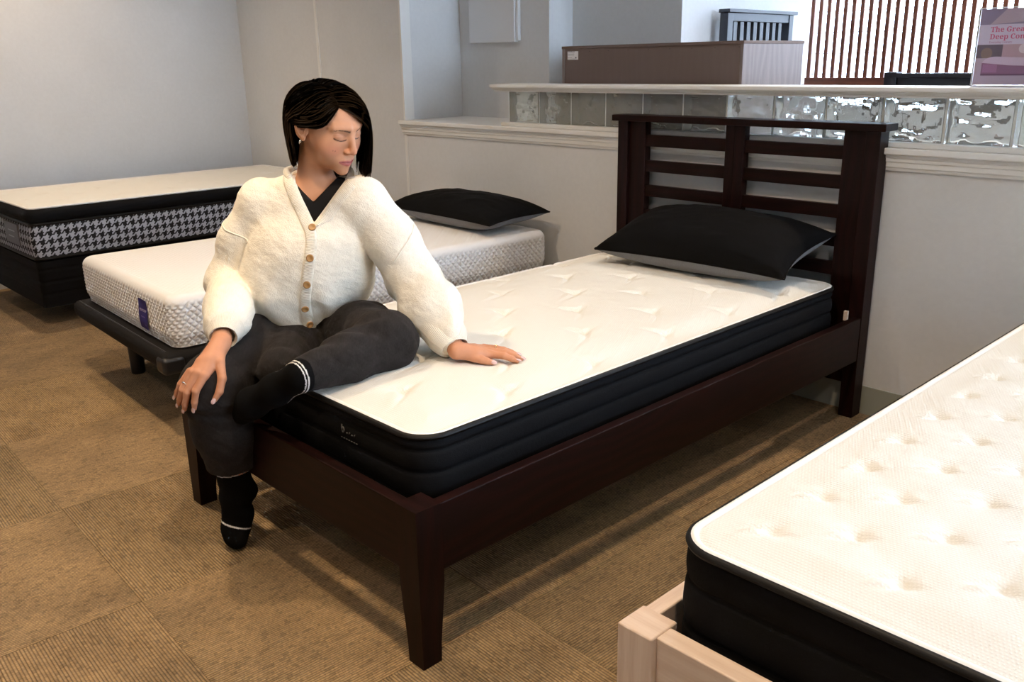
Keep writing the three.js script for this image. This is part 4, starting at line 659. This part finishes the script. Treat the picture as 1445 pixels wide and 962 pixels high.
const dxu = (x, z) => (x - J.neck[0]) * LV[0] + (z - J.neck[2]) * LV[2], dxf = (x, z) => (x - J.neck[0]) * FV[0] + (z - J.neck[2]) * FV[2];
const vEdge = (y) => y < 0.827 ? null : [0.009 - (y - 0.827) * 0.435, 0.009 + (y - 0.827) * 0.80]; // left and right of the neckline at height y
function cardiganSDF(x, y, z) {
  let d = cardiganSolid(x, y, z);
  if (d > 0.05) return d;
  const u = dxu(x, z), f = dxf(x, z);
  // neckline
  const t = y - 0.827, cut = Math.max((-(u - 0.009) - t * 0.435) / 1.09, ((u - 0.009) - t * 0.80) / 1.28, -(f + 0.01)); d = smax(d, -cut, 0.006);
  d = smax(d, -cap(x, y, z, at3(J.neck, 0.006, -0.02, -0.01), at3(J.neck, 0.03, 0.12, 0.02), 0.062, 0.070), 0.006);
  // hollow below and in the sleeve ends
  return d;
}
const woolBump = rep(dataTex(256, 256, (x, y) => 60 + 110 * tnoise(x / 3, y / 4, 85, 64, 131) + 80 * tnoise(x / 9, y / 9, 28, 28, 132), false), 1 / 0.09, 1 / 0.09);
const woolTint = rep(dataTex(256, 256, (x, y) => { const n = 10 * tnoise(x / 2, y / 3, 128, 85, 141) + 8 * tnoise(x / 16, y / 16, 16, 16, 142); return [236 + n, 228 + n, 211 + n]; }), 1 / 0.12, 1 / 0.12);
const wool = phys({ map: woolTint, color: lin(0.92, 0.92, 0.92), roughness: 0.95, specularIntensity: 0.2, sheen: 0.35, sheenColor: lin(0.9, 0.85, 0.75), sheenRoughness: 0.6, bumpMap: woolBump, bumpScale: 0.0011 });
const ribBump = rep(dataTex(64, 16, (x) => 40 + 200 * Math.pow(Math.abs(Math.sin(x / 64 * Math.PI * 4)), 0.7), false), 1 / 0.014, 1);
const ribWool = phys({ map: woolTint, color: lin(0.92, 0.92, 0.92), roughness: 0.95, specularIntensity: 0.2, sheen: 0.3, sheenColor: lin(0.9, 0.85, 0.75), bumpMap: ribBump, bumpScale: 0.0014 });
const cardigan = wadd('cardigan', clothUV(nets(cardiganSDF, [-1.13, 0.46, -0.62], [-0.33, 1.02, 0.10], 0.0048)), wool);
const grad = (s, p, e = 0.003) => { const g = [s(p[0] + e, p[1], p[2]) - s(p[0] - e, p[1], p[2]), s(p[0], p[1] + e, p[2]) - s(p[0], p[1] - e, p[2]), s(p[0], p[1], p[2] + e) - s(p[0], p[1], p[2] - e)], l = Math.hypot(...g) || 1; return g.map((v) => v / l); };
const snap = (s, p, n = 6) => { for (let i = 0; i < n; i++) { const d = s(...p), g = grad(s, p); p = p.map((v, k) => v - g[k] * d * 0.9); } return p; };
const frontAt = (s, u, y) => { let f = 0.28; for (let i = 0; i < 90; i++) { const p = [J.neck[0] + LV[0] * u + FV[0] * f, y, J.neck[2] + LV[2] * u + FV[2] * f], d = s(...p); if (d < 0.0004) return p; f -= Math.max(d * 0.6, 0.0012); if (f < -0.1) return p; } return [J.neck[0] + LV[0] * u, y, J.neck[2] + LV[2] * u]; };
function strip(path, w, side, lift, nW = 8, taper = 0) { // path: [u, y] on the chest; the band lies on one side of it (side -1 / +1) or centred (0)
  const c = new THREE.CatmullRomCurve3(path.map(([u, y]) => new THREE.Vector3(u, y, 0)), false, 'centripetal'), n = 90, L = c.getLength();
  return gridGeo(n, nW, (a, b, i, j) => { const p = c.getPointAt(a), t = c.getTangentAt(a), off = (side === 0 ? b - 0.5 : side * b) * w * (taper ? sstep(-0.05, taper, a) : 1); const q = frontAt(cardiganSolid, p.x - t.y * off, p.y + t.x * off), g = grad(cardiganSolid, q, 0.008), e = (j === 0 || j === nW) ? -0.004 : lift * Math.pow(Math.sin(Math.PI * clamp((j - 0.5) / (nW - 1), 0.06, 0.94)), 0.35); return [q[0] + g[0] * e, q[1] + g[1] * e, q[2] + g[2] * e, a * L, b * w]; });
}
{
  const toLocal = (g) => { g.translate(0, 0, 0); return g; };
  const out = (g) => face(g, (x, y, z, a, b, c) => a * FV[0] + c * FV[2] + b * 0.3);
  const bandR = out(strip([[-0.004, 0.530], [-0.008, 0.560], [-0.010, 0.600], [-0.004, 0.640], [0.007, 0.690], [0.019, 0.748], [0.024, 0.790], [0.019, 0.820], [0.002, 0.852], [-0.021, 0.898], [-0.036, 0.930], [-0.045, 0.950]], 0.034, 1, 0.0055)), bandL = out(strip([[0.012, 0.818], [0.038, 0.860], [0.066, 0.898], [0.084, 0.919], [0.100, 0.938]], 0.033, -1, 0.004, 8, 0.32));
  for (const [g, n] of [[bandR, 'neckband'], [bandL, 'neckband']]) wadd(n, g, ribWool, cardigan);
  { const nb = [[0.086, 0.905, 0.035], [0.099, 0.930, 0.030], [0.101, 0.943, 0.0], [0.088, 0.950, -0.04], [0.045, 0.953, -0.076], [0.0, 0.954, -0.086], [-0.045, 0.953, -0.068], [-0.068, 0.951, -0.025], [-0.064, 0.947, 0.010], [-0.054, 0.938, 0.030], [-0.044, 0.915, 0.030]].map(([u, y, f]) => at3(J.neck, u, y - J.neck[1], f)); wadd('neckband', tube(nb, 0.0095, 80, 10), ribWool, cardigan); }
  // buttons
  const bm = phys({ color: lin(0.42, 0.22, 0.075), roughness: 0.3, clearcoat: 0.6 }), bg = new THREE.LatheGeometry([[0, 0.002], [0.004, 0.0022], [0.0062, 0.0040], [0.0085, 0.0042], [0.0098, 0.0030], [0.0100, 0.0012], [0.0090, 0], [0, 0]].map(([a, b]) => new THREE.Vector2(a, b)), 24);
  for (const [u, y] of [[0.010, 0.819], [0.003, 0.748], [-0.011, 0.680], [-0.027, 0.611], [-0.025, 0.560]]) { const p = frontAt(cardiganSolid, u, y), g = grad(cardiganSolid, p, 0.01); const k = bg.clone(); k.applyQuaternion(new THREE.Quaternion().setFromUnitVectors(new THREE.Vector3(0, 1, 0), V(g))); k.translate(p[0] + g[0] * 0.005, p[1] + g[1] * 0.005, p[2] + g[2] * 0.005); wadd('button', k, bm, cardigan); }
  // drop-shoulder seams
  for (const pts of [[[-0.968, 0.818, -0.150], [-0.9568, 0.806, -0.1368], [-0.8716, 0.7913, -0.1275], [-0.8706, 0.7656, -0.1624]], [[-0.574, 0.815, -0.475], [-0.5736, 0.803, -0.4622], [-0.5346, 0.7656, -0.4091], [-0.5500, 0.7250, -0.3720]]]) {
    const c = new THREE.CatmullRomCurve3(pts.map(V), false, 'centripetal'), q = []; for (let i = 0; i <= 24; i++) q.push(snap(cardiganSolid, c.getPoint(i / 24).toArray())); wadd('shoulder_seam', tube(q, 0.0024, 60, 6), wool, cardigan);
  }
  // cuffs: ribbed sleeve ends
  const cuff = (a, b, r0, r1, r2, flat) => { const A = V(a), B = V(b), d = B.clone().sub(A), L = d.length(); d.normalize(); const s = new THREE.Vector3().crossVectors(d, new THREE.Vector3(0, 1, 0)).normalize(), u = new THREE.Vector3().crossVectors(s, d); return face(gridGeo(48, 18, (i, j) => { const t = i * Math.PI * 2; let r, h = j; if (j > 0.86) { const k = (j - 0.86) / 0.14; r = r2 - 0.007 * k; h = 0.86 / 0.86 - 0.12 * k; } else { const k = j / 0.86; r = lerp(lerp(r0, r1, sstep(0, 0.5, k)), r2, sstep(0.5, 1, k)); h = k; } r += 0.0022 * foldN(Math.cos(t) * 0.2, h * 0.1, Math.sin(t) * 0.2, 18); const p = A.clone().addScaledVector(d, h * L).addScaledVector(s, Math.cos(t) * r).addScaledVector(u, Math.sin(t) * r * flat); return [p.x, p.y, p.z, i * 0.26, h * L]; }, true), (x, y, z, a2, b2, c2) => { const q = new THREE.Vector3(x, y, z).sub(A); q.addScaledVector(d, -q.dot(d)); return q.x * a2 + q.y * b2 + q.z * c2; }); };
  wadd('cuff', cuff(lerp3(J.elR, wristR, 0.72), [-0.7105, 0.585, 0.024], 0.050, 0.050, 0.034, 0.92), ribWool, cardigan); wadd('cuff', cuff(lerp3(J.elL, wristL, 0.70), [-0.372, 0.5280, -0.427], 0.062, 0.055, 0.037, 0.80), ribWool, cardigan);
}
// trousers
const footL = [-0.60, 0.445, 0.022];
const tSpine = [[at3(J.pelvis, 0, -0.085, -0.01), 0.13, 0.10], [at3(J.pelvis, 0, -0.02, 0), 0.168, 0.128], [at3(J.waist, 0, -0.02, 0), 0.150, 0.112], [at3(J.waist, 0, 0.03, 0), 0.14, 0.105]];
function trousersSDF(x, y, z) {
  let d = stack(x, y, z, tSpine, 0);
  const R = chain(x, y, z, [[...J.hipR, 0.094], [...lerp3(J.hipR, J.knR, 0.55), 0.084], [...J.knR, 0.074], [...lerp3(J.knR, J.anR, 0.5), 0.072], [...lerp3(J.knR, J.anR, 0.86), 0.062]], 0.025);
  const Ll = chain(x, y, z, [[...J.hipL, 0.094], [...lerp3(J.hipL, J.knL, 0.55), 0.086], [...J.knL, 0.074], [...lerp3(J.knL, J.anL, 0.5), 0.058], [...lerp3(J.knL, J.anL, 0.93), 0.042]], 0.025);
  d = smin(d, R, 0.03); d = smin(d, Ll, 0.03); d = smin(d, cap(x, y, z, at3(J.pelvis, 0.01, -0.06, 0.06), [-0.635, 0.497, -0.075], 0.085, 0.050), 0.03);
  let w = 0.008 * foldN(x, y, z, 13) + 0.005 * foldN(x * 1.6 + y, y * 0.8, z * 1.6 - y, 26);
  const kn = Math.exp(-(((y - 0.43) / 0.05) ** 2)) * sstep(-0.05, 0.03, z); w += kn * 0.0035 * Math.sin(y * 120 + x * 40 + 5 * noise(x * 12, y * 12, z * 12));
  const lap = sstep(0.50, 0.56, y) * sstep(-0.75, -0.6, x); w += lap * 0.002 * Math.sin((x + z) * 60 + 9 * noise(x * 10, y * 10, z * 10));
  d += w;
  const hemR = 0.232 - y; d = smax(d, z > -0.08 ? hemR : -1, 0.006);
  const m = M1Y + m1.H; return d;
}
const trouserMat = phys({ map: rep(dataTex(256, 256, (x, y) => { const n = 10 * tnoise(x / 2, y / 5, 128, 51, 151) + 8 * tnoise(x / 20, y / 20, 12, 12, 152); return [30 + n, 27 + n, 26 + n]; }), 6, 6), roughness: 0.9, specularIntensity: 0.25, sheen: 0.2, sheenColor: lin(0.3, 0.28, 0.26), bumpMap: fineBump, bumpScale: 0.0008 });
wadd('trousers', clothUV(nets(trousersSDF, [-1.12, 0.2, -0.52], [-0.38, 0.72, 0.18], 0.005)), trouserMat);
// trouser hem at the crossed ankle and a side seam
// socks with white lines
{
  const wool2 = (x, y, z) => [0.0042, 0.0042, 0.0045], white = [0.72, 0.70, 0.66];
  const A = [...J.anR], R = [[A[0] + 0.004, A[1] + 0.05, A[2] + 0.004, 0.042], [A[0] - 0.004, A[1] - 0.02, A[2], 0.038], [A[0] - 0.016, A[1] - 0.075, A[2] - 0.004, 0.036]], foot = [[A[0] - 0.015, A[1] - 0.08, A[2], 0.036], [-0.764, 0.085, 0.016, 0.037], [-0.760, 0.046, 0.030, 0.034], [-0.752, 0.026, 0.040, 0.024]];
  const s1 = (x, y, z) => { let d = chain(x, y, z, R, 0.02); d = smin(d, chain(x, y, z, foot, 0.02), 0.02); d = smin(d, sph(x, y, z, [A[0] + 0.008, A[1] - 0.062, A[2] - 0.026], 0.027), 0.025); d = smin(d, cap(x, y, z, [-0.778, 0.030, 0.020], [-0.735, 0.028, 0.038], 0.024, 0.024), 0.012); return smax(d, 0.003 - y, 0.006) + 0.0012 * foldN(x, y, z, 40); };
  const col = (x, y, z) => { const c = wool2(); for (const [yy, w] of [[0.221, 0.0015], [0.215, 0.0010]]) if (Math.abs(y - yy - (x - A[0]) * 0.12) < w) return white; const toe = y - 0.062 - (z - 0.03) * 0.45; if (Math.abs(toe) < 0.0022 && z > 0.0) return white; return c; };
  const sock = phys({ vertexColors: true, roughness: 0.95, specularIntensity: 0.15 });
  wadd('sock', nets(s1, [-0.85, -0.005, -0.06], [-0.66, 0.275, 0.10], 0.0020, col), sock);
  const B = J.anL, dirL = V(footL).sub(V(B)).normalize(), P2 = [[...lerp3(J.knL, B, 0.86), 0.036], [...B, 0.035], [...lerp3(B, footL, 0.5), 0.036], [...footL, 0.036], [footL[0] - 0.045, footL[1] - 0.035, footL[2] + 0.004, 0.030]];
  const s2 = (x, y, z) => chain(x, y, z, P2, 0.02) + 0.0012 * foldN(x, y, z, 40);
  const ax = V(B).sub(V(J.knL)).normalize(), t0 = V(lerp3(J.knL, B, 0.99)).dot(ax);
  wadd('sock', nets(s2, [-0.72, 0.36, -0.12], [-0.40, 0.60, 0.08], 0.0018, (x, y, z) => { const t = x * ax.x + y * ax.y + z * ax.z - t0; return Math.abs(t - 0.011) < 0.0015 || Math.abs(t - 0.018) < 0.0012 ? white : wool2(); }), sock);
}
// ---- hair: a bob, parted, tucked behind the right ear; locks laid over a close cap
{
  const hairMat = phys({ vertexColors: true, roughness: 0.55, specularIntensity: 0.35, anisotropy: 0, sheen: 0.2, sheenRoughness: 0.5, sheenColor: lin(0.25, 0.17, 0.11) });
  const ctr = [0, 0.018, -0.014], rad = [0.079, 0.0770, 0.0990]; const nrm = (d) => { const l = Math.hypot(...d); return d.map((v) => v / l); };
  const onScalp = (d, off) => d.map((v, i) => ctr[i] + v * (rad[i] + off));
  const cap0 = (x, y, z) => { let d = ell(x, y, z, ...ctr, rad[0] - 0.001, rad[1] - 0.001, rad[2] - 0.001);
    // hairline: leaves forehead, face and ears free
    const hz = 0.046 + 0.10 * clamp(-(y - 0.085), -0.2, 0) ; const front = z - (0.060 - 1.05 * Math.max(0, 0.088 - y) * 1.0); d = smax(d, front, 0.008);
    const nape = -0.075 - y; return smax(d, nape, 0.01); };
  const dark = [0.017, 0.0105, 0.0078], tip = [0.15, 0.068, 0.030];
  const parts = [nets(cap0, [-0.1, -0.11, -0.13], [0.1, 0.145, 0.11], 0.003, () => dark)]; parts[0].deleteAttribute('uv');
  const R = rng(99), P = [], N = [], Cc = [], I = [];
  function lock(path, w, th, shade, tipAt) { // flattened tube along the path
    const c = new THREE.CatmullRomCurve3(path.map((p) => new THREE.Vector3(...p)), false, 'centripetal'), n = 20, m = 7, base = P.length / 3, C0 = new THREE.Vector3(...ctr);
    for (let i = 0; i <= n; i++) { const t = i / n, p = c.getPointAt(t), d = c.getTangentAt(t); let out = p.clone().sub(C0); out.y *= 0.5; out.addScaledVector(d, -out.dot(d)).normalize(); const s = new THREE.Vector3().crossVectors(d, out); const k = Math.min(1, 0.35 + t * 4) * (t > 0.8 ? lerp(1, 0.25, (t - 0.8) / 0.2) : 1);
      for (let j = 0; j < m; j++) { const a = j / m * Math.PI * 2, q = p.clone().addScaledVector(s, Math.cos(a) * w * k).addScaledVector(out, Math.sin(a) * th * k); P.push(q.x, q.y, q.z); const nn = s.clone().multiplyScalar(Math.cos(a) * th).addScaledVector(out, Math.sin(a) * w).normalize(); N.push(nn.x, nn.y, nn.z); const mt = sstep(tipAt, 1, t); for (let q2 = 0; q2 < 3; q2++) Cc.push(lerp(dark[q2], tip[q2], mt * 0.8) * shade); } }
    for (let i = 0; i < n; i++) for (let j = 0; j < m; j++) { const a = base + i * m + j, b = base + i * m + (j + 1) % m, c2 = a + m, d2 = b + m; I.push(a, b, c2, b, d2, c2); }
  }
  const slerp = (a, b, t) => { const A = V(a), B = V(b), w = Math.acos(clamp(A.dot(B), -1, 1)), s = Math.sin(w); return s < 1e-4 ? a : A.multiplyScalar(Math.sin((1 - t) * w) / s).addScaledVector(B, Math.sin(t * w) / s).toArray(); };
  const partLine = (q) => nrm(q < 0.6 ? [lerp(-0.32, -0.14, q / 0.6), lerp(0.70, 1.0, q / 0.6), lerp(0.72, -0.15, q / 0.6)] : [lerp(-0.14, 0.0, (q - 0.6) / 0.4), lerp(1.0, 0.30, (q - 0.6) / 0.4), lerp(-0.15, -1.0, (q - 0.6) / 0.4)]);
  const g = gdir;
  for (const side of [-1, 1]) { const count = side < 0 ? 600 : 720;
    for (let i = 0; i < count; i++) {
      const q = clamp((i + R()) / count, 0, 1), layer = R();
      const d0 = partLine(q); let d1, dm = null;
      if (side < 0) d1 = q < 0.5 ? nrm([-0.93, lerp(0.12, -0.40, R()), lerp(-0.18, -0.70, clamp(q + 0.55 * R(), 0, 1))]) : nrm([lerp(-0.85, -0.05, (q - 0.5) * 2), -0.30 - 0.15 * R(), lerp(-0.62, -1, (q - 0.5) * 2)]);
      else d1 = q < 0.5 ? nrm([lerp(0.68, 0.95, q * 2), lerp(0.22, -0.10, R()), lerp(0.86, 0.15, q * 2) + 0.14 * (R() - 0.5)]) : nrm([lerp(0.95, 0.05, (q - 0.5) * 2), -0.30 - 0.15 * R(), lerp(0.05, -1, (q - 0.5) * 2)]);
      if (side < 0 && q < 0.62) { const k = q / 0.62, rr2 = R(); dm = nrm([-0.84, lerp(lerp(-0.06, 0.45, rr2), lerp(0.30, 0.75, rr2), k), lerp(0.60, -0.45, k)]); }
      const off = 0.002 + 0.007 * layer, path = []; const nS = 6;
      for (let k = 0; k <= nS; k++) { const t = k / nS, d = dm ? (t < 0.6 ? slerp(d0, dm, t / 0.6) : slerp(dm, d1, (t - 0.6) / 0.4)) : slerp(d0, d1, t); const lift = side > 0 ? 0.005 * Math.min(1, t * 3) + 0.014 * t * t : 0.003 * Math.min(1, t * 3) + (q > 0.3 ? 0.006 * t * t : 0); path.push(onScalp(d, off + lift - (k === 0 ? 0.006 : 0))); }
      const e = path[nS], L = (side < 0 ? 0.108 : 0.135) + 0.022 * (R() - 0.5) + (q > 0.6 ? 0.01 : 0), prev = path[nS - 1]; let vel = nrm(e.map((v, k) => v - prev[k])); let p = [...e]; const st = 6, hr = R();
      for (let k = 1; k <= st; k++) { const pull = k / st; const inward = side < 0 ? [-p[0] * 1.2, 0, 0.02] : q < 0.5 ? [p[0] * lerp(-5.0, 1.0, hr * 0.6 + q), 0, 0.0] : [-p[0] * 0.5, 0, -(p[2] + 0.01) * 0.4]; const want = nrm(g.map((v, m2) => v + inward[m2] * (0.4 + 1.2 * pull))); vel = nrm(vel.map((v, m2) => lerp(v, want[m2], 0.55))); p = p.map((v, m2) => v + vel[m2] * L / st);
        // stay outside neck and cheek
        const hd = headSDF(...p); if (hd < 0.006) { const gg = grad(headSDF, p, 0.004); p = p.map((v, m2) => v + gg[m2] * (0.006 - hd)); } path.push([...p]); }
      lock(path, 0.0030 + 0.0024 * R(), 0.0017 + 0.0008 * R(), 0.85 + 0.3 * R(), 0.62);
    } }
  const lg = new THREE.BufferGeometry(); lg.setAttribute('position', new THREE.Float32BufferAttribute(P, 3)); lg.setAttribute('normal', new THREE.Float32BufferAttribute(N, 3)); lg.setAttribute('color', new THREE.Float32BufferAttribute(Cc, 3)); lg.setIndex(I);
  const all = mergeGeometries([parts[0], lg]); all.applyMatrix4(HEAD); wadd('hair', all, hairMat);
}
renderer.render(scene, camera);
